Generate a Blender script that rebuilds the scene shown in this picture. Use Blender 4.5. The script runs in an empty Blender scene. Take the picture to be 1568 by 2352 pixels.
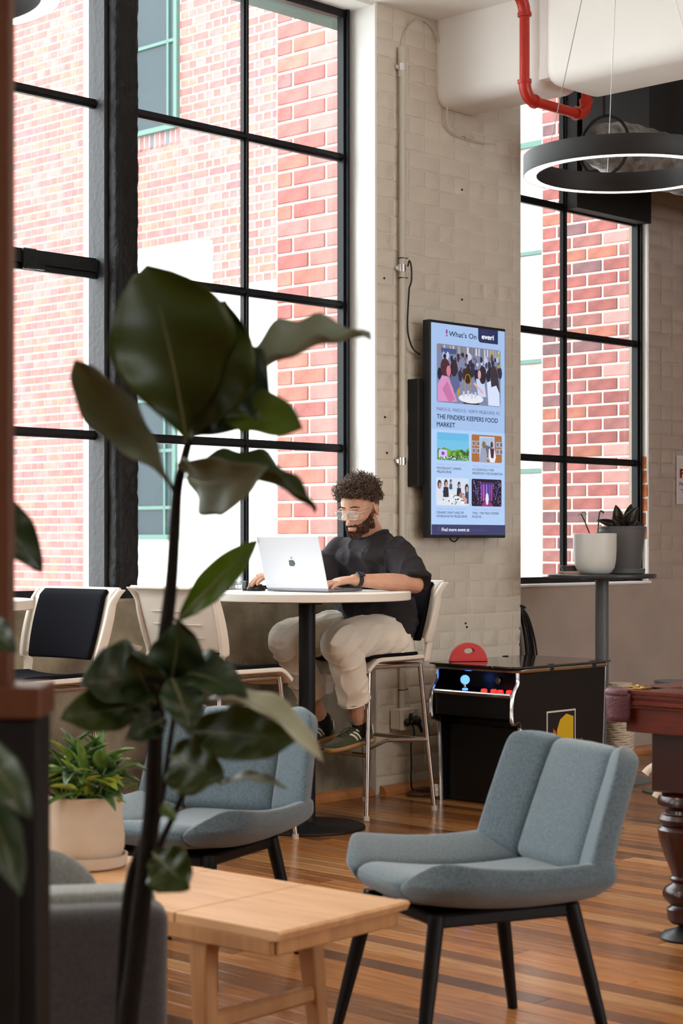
import bpy, bmesh, math, random
from mathutils import Vector, Matrix, Euler, noise
random.seed(7)
sc = bpy.context.scene
COL = sc.collection
R = math.radians
# ---------------------------------------------------------------- camera
CAMH = 1.27
F = 4200.0; CX = 784.0; HY = 1245.0
cam = bpy.data.cameras.new('camera'); camo = bpy.data.objects.new('camera', cam); COL.objects.link(camo)
camo.location = (0, 0, CAMH); camo.rotation_euler = (R(90), 0, 0)
cam.sensor_fit = 'VERTICAL'; cam.sensor_height = 36; cam.lens = F/2352*36
cam.shift_y = (HY-1176)/2352
cam.clip_end = 200
cam.dof.use_dof = True; cam.dof.focus_distance = 8.2; cam.dof.aperture_fstop = 5.0
sc.camera = camo
# ---------------------------------------------------------------- sky
w = bpy.data.worlds.new('sky'); sc.world = w; w.use_nodes = True
bg = w.node_tree.nodes['Background']; bg.inputs['Color'].default_value = (0.95, 0.98, 1.0, 1); bg.inputs['Strength'].default_value = 7.0
# ---------------------------------------------------------------- exposure
sc.view_settings.view_transform = 'Standard'; sc.view_settings.look = 'None'
sc.view_settings.exposure = 0.14; sc.view_settings.gamma = 1.0; sc.view_settings.use_curve_mapping = False
sc.cycles.max_bounces = 8; sc.cycles.diffuse_bounces = 5; sc.cycles.glossy_bounces = 4
sc.cycles.transparent_max_bounces = 16; sc.cycles.transmission_bounces = 6
sc.cycles.sample_clamp_indirect = 6.0; sc.cycles.caustics_reflective = False; sc.cycles.caustics_refractive = False
sc.cycles.use_denoising = True

# ---------------------------------------------------------------- geometry of the place
# window wall runs from near left to far right, 46 deg from the picture plane
TH = R(44); U = Vector((math.sin(TH), math.cos(TH), 0)); N = Vector((math.cos(TH), -math.sin(TH), 0))
O = Vector((0.177, 9.18, 0))
WROT = R(46)
def W(s, t, z=0): return O + U*s + N*t + Vector((0, 0, z))           # s along the wall, t into the room
def P(px, py, d): return Vector(((px-CX)/F*d, d, CAMH-(py-HY)/F*d))  # a point measured in the photograph at depth d

# ---------------------------------------------------------------- materials
_m = {}
def mat(name, col=(.8,.8,.8), rough=.6, metal=0., var=0., vscale=6., bump=0., bscale=40., emit=None, estr=1., spec=.4,
        sheen=0., coat=0., stretch=(1,1,1), trans=0., alpha=1., col2=None, objrand=0., detail=4., ramp=(.35,.65), coords='Object'):
    if name in _m: return _m[name]
    m = bpy.data.materials.new(name); m.use_nodes = True; nt = m.node_tree; b = nt.nodes['Principled BSDF']
    b.inputs['Base Color'].default_value = (*col, 1); b.inputs['Roughness'].default_value = rough
    b.inputs['Metallic'].default_value = metal; b.inputs['Specular IOR Level'].default_value = spec
    if sheen: b.inputs['Sheen Weight'].default_value = sheen
    if coat: b.inputs['Coat Weight'].default_value = coat; b.inputs['Coat Roughness'].default_value = .08
    if trans: b.inputs['Transmission Weight'].default_value = trans
    if emit: b.inputs['Emission Color'].default_value = (*emit, 1); b.inputs['Emission Strength'].default_value = estr
    tc = nt.nodes.new('ShaderNodeTexCoord'); mp = nt.nodes.new('ShaderNodeMapping'); mp.inputs['Scale'].default_value = stretch
    nt.links.new(tc.outputs[coords], mp.inputs['Vector'])
    last = None
    if var or col2:
        nz = nt.nodes.new('ShaderNodeTexNoise'); nz.inputs['Scale'].default_value = vscale; nz.inputs['Detail'].default_value = detail
        nt.links.new(mp.outputs[0], nz.inputs['Vector'])
        cr = nt.nodes.new('ShaderNodeValToRGB')
        c2 = col2 or tuple(max(0, c*(1-var)) for c in col)
        c1 = col if col2 else tuple(min(1, c*(1+var*.6)) for c in col)
        cr.color_ramp.elements[0].position = ramp[0]; cr.color_ramp.elements[0].color = (*c2, 1)
        cr.color_ramp.elements[1].position = ramp[1]; cr.color_ramp.elements[1].color = (*c1, 1)
        nt.links.new(nz.outputs['Fac'], cr.inputs['Fac']); last = cr.outputs['Color']
    if objrand:
        oi = nt.nodes.new('ShaderNodeObjectInfo'); hs = nt.nodes.new('ShaderNodeHueSaturation')
        mr = nt.nodes.new('ShaderNodeMapRange'); mr.inputs['To Min'].default_value = 1-objrand; mr.inputs['To Max'].default_value = 1+objrand
        nt.links.new(oi.outputs['Random'], mr.inputs['Value']); nt.links.new(mr.outputs[0], hs.inputs['Value'])
        if last: nt.links.new(last, hs.inputs['Color'])
        else: hs.inputs['Color'].default_value = (*col, 1)
        last = hs.outputs['Color']
    if last: nt.links.new(last, b.inputs['Base Color'])
    if bump:
        n2 = nt.nodes.new('ShaderNodeTexNoise'); n2.inputs['Scale'].default_value = bscale; n2.inputs['Detail'].default_value = 5
        nt.links.new(mp.outputs[0], n2.inputs['Vector'])
        bp = nt.nodes.new('ShaderNodeBump'); bp.inputs['Strength'].default_value = bump; bp.inputs['Distance'].default_value = .01
        nt.links.new(n2.outputs['Fac'], bp.inputs['Height']); nt.links.new(bp.outputs[0], b.inputs['Normal'])
    _m[name] = m
    return m

def glassmat(name, tint=(.97,.985,.98), base=.03, rough=.01):
    if name in _m: return _m[name]
    m = bpy.data.materials.new(name); m.use_nodes = True; nt = m.node_tree
    for n in list(nt.nodes): nt.nodes.remove(n)
    o = nt.nodes.new('ShaderNodeOutputMaterial'); mx = nt.nodes.new('ShaderNodeMixShader'); lw = nt.nodes.new('ShaderNodeLayerWeight')
    pw = nt.nodes.new('ShaderNodeMath'); pw.operation = 'POWER'; pw.inputs[1].default_value = 5
    ma = nt.nodes.new('ShaderNodeMath'); ma.operation = 'MULTIPLY_ADD'; ma.inputs[1].default_value = 1-base; ma.inputs[2].default_value = base
    tr = nt.nodes.new('ShaderNodeBsdfTransparent'); gl = nt.nodes.new('ShaderNodeBsdfGlossy')
    tr.inputs['Color'].default_value = (*tint, 1); gl.inputs['Roughness'].default_value = rough
    nt.links.new(lw.outputs['Facing'], pw.inputs[0]); nt.links.new(pw.outputs[0], ma.inputs[0]); nt.links.new(ma.outputs[0], mx.inputs[0])
    nt.links.new(tr.outputs[0], mx.inputs[1]); nt.links.new(gl.outputs[0], mx.inputs[2])
    nt.links.new(mx.outputs[0], o.inputs[0]); _m[name] = m
    return m

# ---------------------------------------------------------------- mesh building
class MB:
    """collects shapes, links them as one mesh object"""
    def __init__(s): s.v = []; s.f = []; s.mi = []; s.ms = []; s.cur = 0; s.M = Matrix.Identity(4)
    def m(s, mt):
        if mt not in s.ms: s.ms.append(mt)
        s.cur = s.ms.index(mt); return s
    def add(s, vs, fs):
        b = len(s.v); s.v += [tuple(s.M @ Vector(p)) for p in vs]; s.f += [tuple(i+b for i in f) for f in fs]; s.mi += [s.cur]*len(fs); return s
    def box(s, c, d, rot=None, taper=None, bev=0):
        x, y, z = [k/2 for k in d]; c = Vector(c)
        Rm = rot if isinstance(rot, Matrix) else (Euler(rot).to_matrix() if rot else Matrix.Identity(3))
        if bev:
            b = min(bev, x*.95, y*.95, z*.95)
            vs = []; idx = {}
            for sx in (-1,1):
                for sy in (-1,1):
                    for sz in (-1,1):
                        for a in range(3):
                            q = [sx*(x-b), sy*(y-b), sz*(z-b)]; q[a] = (sx*x, sy*y, sz*z)[a]
                            idx[(sx,sy,sz,a)] = len(vs); vs.append(c+Rm@Vector(q))
            fs = []
            I = lambda sx,sy,sz,a: idx[(sx,sy,sz,a)]
            for sg in (-1,1):
                fs.append([I(sg,-1,-1,0),I(sg,1,-1,0),I(sg,1,1,0),I(sg,-1,1,0)])
                fs.append([I(-1,sg,-1,1),I(1,sg,-1,1),I(1,sg,1,1),I(-1,sg,1,1)])
                fs.append([I(-1,-1,sg,2),I(1,-1,sg,2),I(1,1,sg,2),I(-1,1,sg,2)])
            for a in (-1,1):
                for b2 in (-1,1):
                    fs.append([I(a,b2,-1,0),I(a,b2,1,0),I(a,b2,1,1),I(a,b2,-1,1)])
                    fs.append([I(a,-1,b2,0),I(a,1,b2,0),I(a,1,b2,2),I(a,-1,b2,2)])
                    fs.append([I(-1,a,b2,1),I(1,a,b2,1),I(1,a,b2,2),I(-1,a,b2,2)])
                    for c2 in (-1,1): fs.append([I(a,b2,c2,0),I(a,b2,c2,1),I(a,b2,c2,2)])
            return s.add(vs, fs)
        vs = []
        for k, (sx, sy, sz) in enumerate([(-1,-1,-1),(1,-1,-1),(1,1,-1),(-1,1,-1),(-1,-1,1),(1,-1,1),(1,1,1),(-1,1,1)]):
            t = taper if (taper and sz > 0) else 1
            vs.append(c+Rm@Vector((sx*x*t, sy*y*t, sz*z)))
        return s.add(vs, [(0,3,2,1),(4,5,6,7),(0,1,5,4),(1,2,6,5),(2,3,7,6),(3,0,4,7)])
    def lathe(s, prof, n=24, c=(0,0,0), capb=True, capt=True):
        vs = []; fs = []; c = Vector(c)
        for r, z in prof:
            for k in range(n):
                a = 2*math.pi*k/n; vs.append(c+Vector((r*math.cos(a), r*math.sin(a), z)))
        for i in range(len(prof)-1):
            for k in range(n): fs.append((i*n+k, i*n+(k+1)%n, (i+1)*n+(k+1)%n, (i+1)*n+k))
        if capb: fs.append(tuple(reversed(range(n))))
        if capt: fs.append(tuple(range((len(prof)-1)*n, len(prof)*n)))
        return s.add(vs, fs)
    def rings(s, rs, cap=True, closed=False):
        n = len(rs[0]); vs = [p for r in rs for p in r]; fs = []
        for i in range(len(rs)-(0 if closed else 1)):
            j = (i+1) % len(rs)
            for k in range(n): fs.append((i*n+k, i*n+(k+1)%n, j*n+(k+1)%n, j*n+k))
        if cap and not closed: fs.append(tuple(reversed(range(n)))); fs.append(tuple(range((len(rs)-1)*n, len(rs)*n)))
        return s.add(vs, fs)
    def tube(s, pts, r, n=8, cap=True, closed=False, flat=None, up=None):
        pts = [Vector(p) for p in pts]; m = len(pts); rr = r if isinstance(r, (list, tuple)) else [r]*m
        rs = []; nrm = None
        for i, p in enumerate(pts):
            if closed: d = pts[(i+1)%m]-pts[i-1]
            else: d = pts[min(i+1, m-1)]-pts[max(i-1, 0)]
            d = d.normalized() if d.length > 1e-9 else Vector((0,0,1))
            if nrm is None:
                nrm = Vector(up) if up else (Vector((0,0,1)) if abs(d.z) < .9 else Vector((1,0,0)))
            elif up: nrm = Vector(up)
            nrm = (nrm-d*nrm.dot(d)); nrm = nrm.normalized() if nrm.length > 1e-6 else d.orthogonal().normalized()
            b = d.cross(nrm)
            fl = flat or 1
            rs.append([p+(nrm*math.cos(2*math.pi*k/n)*fl+b*math.sin(2*math.pi*k/n))*rr[i] for k in range(n)])
        return s.rings(rs, cap, closed)
    def ball(s, c, r, n=16, k=10, sq=(1,1,1)):
        vs = []; fs = []; c = Vector(c)
        for i in range(1, k):
            a = math.pi*i/k
            for j in range(n):
                b = 2*math.pi*j/n; vs.append(c+Vector((math.sin(a)*math.cos(b)*r*sq[0], math.sin(a)*math.sin(b)*r*sq[1], math.cos(a)*r*sq[2])))
        vs.append(c+Vector((0,0,r*sq[2]))); vs.append(c-Vector((0,0,r*sq[2])))
        for i in range(k-2):
            for j in range(n): fs.append((i*n+j, (i+1)*n+j, (i+1)*n+(j+1)%n, i*n+(j+1)%n))
        for j in range(n):
            fs.append((len(vs)-2, j, (j+1)%n)); fs.append((len(vs)-1, (k-2)*n+(j+1)%n, (k-2)*n+j))
        return s.add(vs, fs)
    def prism(s, pts, axis, lo, hi):
        """polygon pts (2d) extruded along axis 'x','y' or 'z' from lo to hi"""
        def mk(p, h): return {'x': (h, p[0], p[1]), 'y': (p[0], h, p[1]), 'z': (p[0], p[1], h)}[axis]
        n = len(pts); vs = [mk(p, lo) for p in pts]+[mk(p, hi) for p in pts]
        fs = [tuple(range(n)), tuple(reversed(range(n, 2*n)))]+[(k, k+n, (k+1)%n+n, (k+1)%n) for k in range(n)]
        return s.add(vs, fs)
    def grid(s, fn, nu, nv, closed_u=False):
        vs = [fn(i/(nu if closed_u else nu-1), j/(nv-1)) for j in range(nv) for i in range(nu)]; fs = []
        for j in range(nv-1):
            for i in range(nu if closed_u else nu-1):
                k = (i+1) % nu; fs.append((j*nu+i, j*nu+k, (j+1)*nu+k, (j+1)*nu+i))
        return s.add(vs, fs)
    def build(s, name, mt=None, parent=None, smooth=False, fixn=True, loc=None, rot=None, merge=False):
        me = bpy.data.meshes.new(name); me.from_pydata([tuple(v) for v in s.v], [], s.f)
        if s.ms:
            for x in s.ms: me.materials.append(x)
            for p, i in zip(me.polygons, s.mi): p.material_index = i
        elif mt: me.materials.append(mt)
        if fixn or merge:
            bm = bmesh.new(); bm.from_mesh(me)
            if merge: bmesh.ops.remove_doubles(bm, verts=bm.verts, dist=1e-5)
            bmesh.ops.recalc_face_normals(bm, faces=bm.faces); bm.to_mesh(me); bm.free()
        if smooth:
            me.shade_smooth()
            if smooth != 2: me.set_sharp_from_angle(angle=R(38))
        me.update()
        return link(name, me, parent, loc, rot)
def link(name, me, parent=None, loc=None, rot=None):
    o = bpy.data.objects.new(name, me); COL.objects.link(o)
    if parent: o.parent = parent
    if loc is not None: o.location = loc
    if rot is not None: o.rotation_euler = rot
    return o
def mod_bevel(o, w=.004, seg=2, ang=40):
    m = o.modifiers.new('bevel', 'BEVEL'); m.width = w; m.segments = seg; m.limit_method = 'ANGLE'; m.angle_limit = R(ang); return o
def mod_sub(o, l=1):
    m = o.modifiers.new('sub', 'SUBSURF'); m.levels = l; m.render_levels = l; return o
def tag(o, label=None, cat=None, group=None, kind=None):
    if label: o['label'] = label
    if cat: o['category'] = cat
    if group: o['group'] = group
    if kind: o['kind'] = kind
    return o
def thing(name, loc, rz, label, cat, group=None):
    o = bpy.data.objects.new(name, None); COL.objects.link(o); o.location = loc; o.rotation_euler = (0, 0, rz); o.empty_display_size = .1
    return tag(o, label, cat, group)
def frame(o, s=0, t=0, z=0, rz=0):      # stand an object in wall coordinates: local x along the wall, y outward
    o.location = W(s, t, z); o.rotation_euler = (0, 0, WROT+rz); return o
def spline(pts, n=8, closed=False):
    pts = [Vector(p) for p in pts]; out = []; m = len(pts)
    for i in range(m if closed else m-1):
        if closed: a, b, c, d = pts[i-1], pts[i], pts[(i+1)%m], pts[(i+2)%m]
        else: a, b, c, d = pts[max(i-1,0)], pts[i], pts[i+1], pts[min(i+2,m-1)]
        for k in range(n):
            t = k/n; out.append(.5*((2*b)+(c-a)*t+(2*a-5*b+4*c-d)*t*t+(3*b-a-3*c+d)*t**3))
    if not closed: out.append(pts[-1])
    return out
def lerp(a, b, t): return a+(b-a)*t
def applied(o):
    """bake an object's modifiers into its mesh"""
    dg = bpy.context.evaluated_depsgraph_get(); me = bpy.data.meshes.new_from_object(o.evaluated_get(dg), depsgraph=dg)
    o.modifiers.clear(); o.data = me; return o
# ================================================================ THE SETTING
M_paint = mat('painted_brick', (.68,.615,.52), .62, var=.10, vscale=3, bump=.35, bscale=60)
M_paintd = mat('shaded_wall_paint', (.42,.34,.285), .6, var=.10, vscale=2.5, bump=.25, bscale=50)  # same paint as the pier, darkened for the dimmer light there
M_white = mat('white_plaster', (.84,.84,.82), .6, var=.04, vscale=3, bump=.12, bscale=40)
M_ceil = mat('ceiling_white', (.87,.86,.83), .7, var=.04, vscale=2)
M_conc = mat('raw_concrete', (.36,.31,.22), .85, col2=(.10,.078,.052), vscale=3.2, bump=.6, bscale=30, ramp=(.36,.66), detail=9)
M_frame = mat('black_frame', (.007,.0075,.009), .38, bump=.08, bscale=90, spec=.2)
M_blackcol = mat('black_rough_column', (.006,.005,.005), .5, spec=.2, bump=1.0, bscale=22)
M_dark = mat('flat_black', (.012,.011,.011), .8)
M_glass = glassmat('window_glass')

def wobj(mb, name, mt, parent=None, kind='structure', smooth=False, **k):
    if parent: o = mb.build(name, mt, parent, smooth, **k)
    else:
        o = mb.build(name, mt, None, smooth, **k); frame(o)
        if kind: o['kind'] = kind
    return o
# local wall coordinates: x = s, y = -t, z
def sbox(mb, s0, s1, t0, t1, z0, z1, bev=0): return mb.box(((s0+s1)/2, -(t0+t1)/2, (z0+z1)/2), (abs(s1-s0), abs(t1-t0), abs(z1-z0)), bev=bev)

ZC = 3.98
# ---- floor with boards running out from the window wall
M_pl = [mat('board_honey', (.40,.165,.050), .24, col2=(.27,.10,.027), vscale=5, stretch=(14,1,1), coat=.10, spec=.3, objrand=.22),
        mat('board_amber', (.28,.112,.036), .24, col2=(.17,.062,.018), vscale=5, stretch=(14,1,1), coat=.10, spec=.3, objrand=.22),
        mat('board_brown', (.16,.064,.024), .24, col2=(.10,.034,.011), vscale=5, stretch=(14,1,1), coat=.10, spec=.3, objrand=.22),
        mat('board_pale', (.50,.255,.10), .24, col2=(.36,.16,.055), vscale=5, stretch=(14,1,1), coat=.10, spec=.3, objrand=.2)]
b = MB(); sbox(b, -13.2, 6.2, -.3, 11.2, -.12, -.022)
floor = wobj(b, 'floor', mat('subfloor', (.05,.02,.01), .8))
rnd = random.Random(3)
plankmesh = {}
rest = MB(); npl = 0
PW = .0855
s = -13.0
while s < 6.0:
    t = -.05-rnd.random()*.3 if False else .0
    t = -.1
    first = True
    while t < 11:
        L = rnd.choice([1.5, 1.8, 2.1, 2.4, 2.7, 3.0])
        if first: L *= rnd.uniform(.35, 1); first = False
        L = min(L, 11-t)
        mi = rnd.choices([0,1,2,3], [40,34,16,10])[0]
        vis = (-4.5 < s < 2.4 and t < 3.7)
        if vis and npl < 300:
            q = MB(); q.box((0, -L/2, -.011), (PW-.0012, L-.0015, .022), bev=.0012)
            o = q.build('plank', M_pl[mi], floor); o.location = (s+PW/2, -t, 0); npl += 1
        else:
            rest.m(M_pl[mi]); rest.box((s+PW/2, -(t+L/2), -.011), (PW-.0012, L-.0015, .022))
        t += L
    s += PW
tag(rest.build('plank_field', None, floor), kind='stuff')

# ---- concrete dado under the big windows
b = MB()
sbox(b, -13.2, -.012, -.04, -.27, 0, 1.02, bev=.012)
wall_conc = wobj(b, 'wall_left', M_conc)
# flaked render patch and worn strip on the concrete
mp_ = mat('flaked_plaster', (.50,.42,.34), .8, bump=.4, bscale=60)
def patch(cx, cz, rx, rz, seed, name='plaster_patch', thick=.006):
    r_ = random.Random(seed); pts = []
    for k in range(22):
        a = 2*math.pi*k/22; f_ = 1+r_.uniform(-.22, .22); pts.append((cx+rx*f_*math.cos(a), cz+rz*f_*math.sin(a)))
    q = MB(); q.prism(pts, 'y', .04-thick, .05); return q.build(name, mp_, wall_conc)
patch(-.31, .62, .06, .085, 4); patch(-.37, .60, .04, .05, 9)
patch(-.055, .30, .018, .18, 2); patch(-.4, .012, .42, .02, 12); patch(-1.55, .8, .05, .02, 6)

# ---- brick pier, painted
b = MB(); sbox(b, 0, 1.164, -.006, -.26, 0, ZC)
pier = wobj(b, 'wall_pier', M_paint)
rb = random.Random(11); nb = 0; bst = MB(); bst.m(M_paint)
def brickmesh(l, h, d, seed):
    """one brick face with slightly uneven edges, proud of the wall"""
    r_ = random.Random(seed); q = MB(); j = lambda a: r_.uniform(-a, a)
    x, z = l/2, h/2
    nx = 4
    front = []; back = []
    c = [(-x,-z)]+[(-x+2*x*k/nx, -z+j(.0025)) for k in range(1,nx)]+[(x,-z),(x+j(.002),0),(x,z)]+[(x-2*x*k/nx, z+j(.0025)) for k in range(1,nx)]+[(-x,z),(-x+j(.002),0)]
    n = len(c)
    ring0 = [(p[0]+j(.0012), 0.012, p[1]+j(.0012)) for p in c]
    ring1 = [(p[0]*.992, -d*.55, p[1]*.97) for p in c]
    ring2 = [(p[0]*.955, -d+j(.0012), p[1]*.86) for p in c]
    q.rings([ring0, ring1, ring2], cap=True)
    me = bpy.data.meshes.new('brick'); me.from_pydata([tuple(v) for v in q.v], [], q.f)
    bm = bmesh.new(); bm.from_mesh(me); bmesh.ops.recalc_face_normals(bm, faces=bm.faces); bm.to_mesh(me); bm.free(); me.shade_smooth(); me.set_sharp_from_angle(angle=R(50)); me.materials.append(M_paint)
    return me
BM = {}
def getbrick(l, mt, d=.006, h=.077):
    k = (round(l, 3), mt.name, rb.randrange(5), h, d)
    if k not in BM:
        me = brickmesh(l, h, d, hash(k[:1])%1000+k[2]*7+3); me.materials.clear(); me.materials.append(mt); BM[k] = me
    return BM[k]
def lay(parent, mt, x0, x1, z0, z1, y, pitch=.087, lp=.24, header_every=3, limit=300, count=[0], d=.004, mts=None, start=0., half=.5, h=None, joint=.009):
    row = 0; z = z0; made = []
    h = h or pitch-joint
    while z < z1-.02:
        hdr = header_every and row % header_every == header_every-1
        step = lp/2 if hdr else lp
        x = x0+start-(0 if row % 2 == 0 else lp*half)
        while x < x1-.01:
            a, c = max(x, x0), min(x+step, x1)
            if c-a > .03:
                o = link('brick', getbrick(round((c-a)-joint, 2), (mts(a, z) if mts else mt), d, round(h,3)), parent)
                o.location = ((a+c)/2, y, z+pitch/2); made.append(o)
            x += step
        row += 1; z += pitch
    return made
# keep within 300 parts on the pier: the lowest and topmost rows hidden by furniture or out of view are joined
lay(pier, M_paint, 0, 1.164, .0, ZC-.02, 0.006, pitch=.0885)
def holes(parent, pts):
    q = MB()
    for s_, z_ in pts: q.ball((s_, -.0005, z_), .006, 8, 6)
    tag(q.build('drill_hole', mat('hole_dark', (.03,.02,.02), .9), parent), kind='stuff')
holes(pier, [(.66, 3.13), (.66, 2.55), (.06, 1.9), (.075, 1.72), (.055, 2.6), (.70, .82), (.69, .84)])

# ---- wall under and right of the far window
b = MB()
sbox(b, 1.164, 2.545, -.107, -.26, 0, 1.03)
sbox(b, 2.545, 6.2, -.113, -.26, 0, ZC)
wall_far = wobj(b, 'wall_far', M_paintd)
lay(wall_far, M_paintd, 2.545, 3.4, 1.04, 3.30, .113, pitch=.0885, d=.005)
b = MB()
sbox(b, 1.15, 2.55, -.095, -.20, 1.018, 1.034, bev=.004)
wobj(b, 'trim_1', M_white)
b = MB()
sbox(b, 2.54, 2.60, -.116, -.24, 1.034, ZC, bev=.006)          # white reveal at the far end of the window
rev = wobj(b, 'trim_2', M_white)
mo = mat('bare_orange_brick', (.62,.19,.045), .8, col2=(.38,.12,.05), vscale=14, bump=.7, bscale=60, objrand=.2)
for k in range(6):
    q = MB(); q.box((0,0,0), (.10, .082+rb.uniform(-.012,.004), .078), bev=.006)
    o = q.build('brick', mo, rev); o.location = (2.586, .160+rb.uniform(-.004,.004), 1.325+k*.0855)
# ---- pier reveal, bright white, left of the pier
b = MB(); sbox(b, -.012, 0.004, -.002, -.22, 1.02, ZC)
wobj(b, 'trim_3', M_white)
# ---- floor mouldings
mw = mat('orange_skirting', (.42,.17,.06), .4, var=.2, vscale=8)
b = MB(); b.prism([(0,0),(.042,0),(.04,.02),(.024,.036),(0,.046)], 'x', 0, 0) if False else None
def skirt(name, s0, s1, t):
    q = MB(); pr = [(-t, 0), (-t-.04, 0), (-t-.038, .018), (-t-.022, .036), (-t, .045)]; q.prism(pr, 'x', s0, s1); return wobj(q, name, mw)
skirt('baseboard_left', -13, -.02, -.038); skirt('baseboard_pier', .02, 1.16, 0.006); skirt('baseboard_far', 1.17, 6.1, -.105)
# ---- ceiling
b = MB(); sbox(b, -13.2, 6.2, 11.2, -.42, ZC, ZC+.25)
ceil = wobj(b, 'ceiling', M_ceil)
# rounded concrete beam running out over the pier, in two lengths
def rbeam(name, s0, s1, t0, t1, z0, z1, r, rl=.0):
    q = MB()
    q.box(((s0+s1)/2, -(t0+t1)/2, (z0+z1)/2), (s1-s0, t1-t0, z1-z0)); o = wobj(q, name, M_ceil)
    m = o.modifiers.new('round', 'BEVEL'); m.width = r; m.segments = 8; m.limit_method = 'ANGLE'; o.data.shade_smooth()
    return o
rbeam('beam', .455, .80, -.06, .70, 3.53, ZC+.2, .085)
rbeam('beam.001', .39, .83, .73, 10.9, 3.50, ZC+.2, .085)
b = MB(); sbox(b, .47, .78, .66, .80, 3.56, ZC+.1); wobj(b, 'beam.002', M_ceil)
# ---- black box added where the far ceiling lies in the dark
b = MB(); sbox(b, 1.80, 6.1, -.06, .40, 3.40, ZC); wobj(b, 'dark_void_box', M_dark)
dt = bpy.data.objects.new('air_duct', None); COL.objects.link(dt); frame(dt, 1.37, .62, 3.33)
tag(dt, 'silver foil flexible air duct in the dark ceiling behind the ring lamp', 'duct')
Mfoil = mat('duct_foil', (.30,.30,.29), .42, metal=.7, var=.5, vscale=18, bump=.9, bscale=26)
q = MB(); n_ = 46
q.rings([[Vector((-.35+1.9*k/n_, .150*(1+.035*math.sin(k*2.1))*math.cos(2*math.pi*j/26)*min(1,.72+k*.06), .150*(1+.035*math.sin(k*2.1))*math.sin(2*math.pi*j/26)*min(1,.72+k*.06))) for j in range(26)] for k in range(n_+1)])
q.build('duct_hose', Mfoil, dt, smooth=2)
for k_ in (-.30, .62): q = MB(); q.tube([(k_, .156*math.cos(2*math.pi*j/26), .156*math.sin(2*math.pi*j/26)) for j in range(26)], .008, 6, closed=True); q.box((k_,0,.36), (.02,.003,.42)); q.build('hanger_strap', M_dark, dt, smooth=True)
# ---- unseen sides of the room; openings added to let light onto the pier
def holed(name, axis, pos, a0, a1, openings, mt, th=.25):
    """wall across the room with rectangular openings (a0,a1,z0,z1)"""
    q = MB(); cuts = sorted(openings)
    def put(p0, p1, z0, z1):
        if axis == 's': sbox(q, pos, pos+th, p0, p1, z0, z1)
        else: sbox(q, p0, p1, pos, pos+th, z0, z1)
    cur = a0
    for o0, o1, z0, z1 in cuts:
        put(cur, o0, 0, ZC); put(o0, o1, 0, z0); put(o0, o1, z1, ZC); cur = o1
    put(cur, a1, 0, ZC)
    return wobj(q, name, mt)
holed('wall_right', 't', 11.0, -13.2, 6.2, [(-2.6,-.2,.9,3.8), (.2,2.6,.9,3.8)], M_paint)
holed('wall_back', 's', -13.2, 0, 11.2, [(.8,2.6,1.0,3.7)], M_paint)
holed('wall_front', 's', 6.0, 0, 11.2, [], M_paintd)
# upper strip and solid piers of the window wall beside the camera
b = MB(); sbox(b, -13.2, 0, -.02, -.26, 3.965, ZC)
for a, c in ((-6.3, -5.1), (-11.0, -9.8)): sbox(b, a, c, 0, -.26, 1.0, ZC)
sbox(b, -13.2, -12.9, 0, -.42, 1.0, ZC)
wobj(b, 'wall_left_upper', M_white)

# ---- steel windows
def bar_v(mb, s, z0, z1, wd=.03, t=-.2):
    sbox(mb, s-wd/2, s+wd/2, t+.012, t-.013, z0, z1); sbox(mb, s-wd*.22, s+wd*.22, t+.024, t+.01, z0, z1)
def bar_h(mb, z, s0, s1, wd=.04, t=-.2):
    sbox(mb, s0, s1, t+.010, t-.013, z-wd/2, z+wd/2); sbox(mb, s0, s1, t+.022, t+.008, z-wd*.2, z+wd*.2)
def steel_window(n, s0, s1, z0, z1, vs, hs, frame_w=.045, thick=None, skip=None, ledge=True):
    root = bpy.data.objects.new('window_%d' % n, None); COL.objects.link(root); frame(root); root['kind'] = 'structure'
    q = MB()
    for s_ in (s0+frame_w/2, s1-frame_w/2): sbox(q, s_-frame_w/2, s_+frame_w/2, -.17, -.213, z0, z1); sbox(q, s_-frame_w*.2, s_+frame_w*.2, -.155, -.17, z0, z1)
    for z_ in (z0+.02, z1-.02): sbox(q, s0, s1, -.172, -.213, z_-.02, z_+.02)
    q.build('window_frame', M_frame, root)
    for s_ in vs: q = MB(); bar_v(q, s_, z0, z1); q.build('glazing_bar', M_frame, root)
    for z_ in hs:
        q = MB(); w_ = .04
        if thick and abs(z_-thick) < .01: w_ = .085
        bar_h(q, z_, s0+.02, s1-.02, w_)
        if w_ > .05: sbox(q, s0, s1, -.165, -.19, z_-.022, z_+.03); sbox(q, s0, s1, -.178, -.2, z_-.05, z_-.03)
        q.build('glazing_bar', M_frame, root)
    ss = [s0]+list(vs)+[s1]; zs = [z0]+list(hs)+[z1]
    for i in range(len(ss)-1):
        for j in range(len(zs)-1):
            if skip and skip(i, j): continue
            q = MB(); sbox(q, ss[i]+.012, ss[i+1]-.012, -.206, -.210, zs[j]+.012, zs[j+1]-.012); q.build('pane', M_glass, root)
    return root
win1 = steel_window(1, -5.08, -1.585, 1.02, 3.965, [-4.42, -3.72, -3.02, -2.32], [1.745, 2.49, 3.22], thick=2.49)
q = MB(); sbox(q, -2.05, -1.98, -.15, -.17, 2.44, 2.53, bev=.004); q.box((-1.99, .155, 2.452), (.10, .02, .02)); q.build('catch', M_frame, win1)
win2 = steel_window(2, -1.47, -.02, 1.02, 3.965, [-.72], [1.745, 2.472, 3.22])
win3 = steel_window(3, 1.02, 2.552, 1.03, 3.965, [1.803], [1.75, 2.475, 3.21], skip=lambda i, j: i == 1 and j == 3)
q = MB(); sbox(q, 1.803, 2.55, -.10, -.23, 3.20, 3.97); q.build('blank_panel', M_dark, win3)
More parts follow.
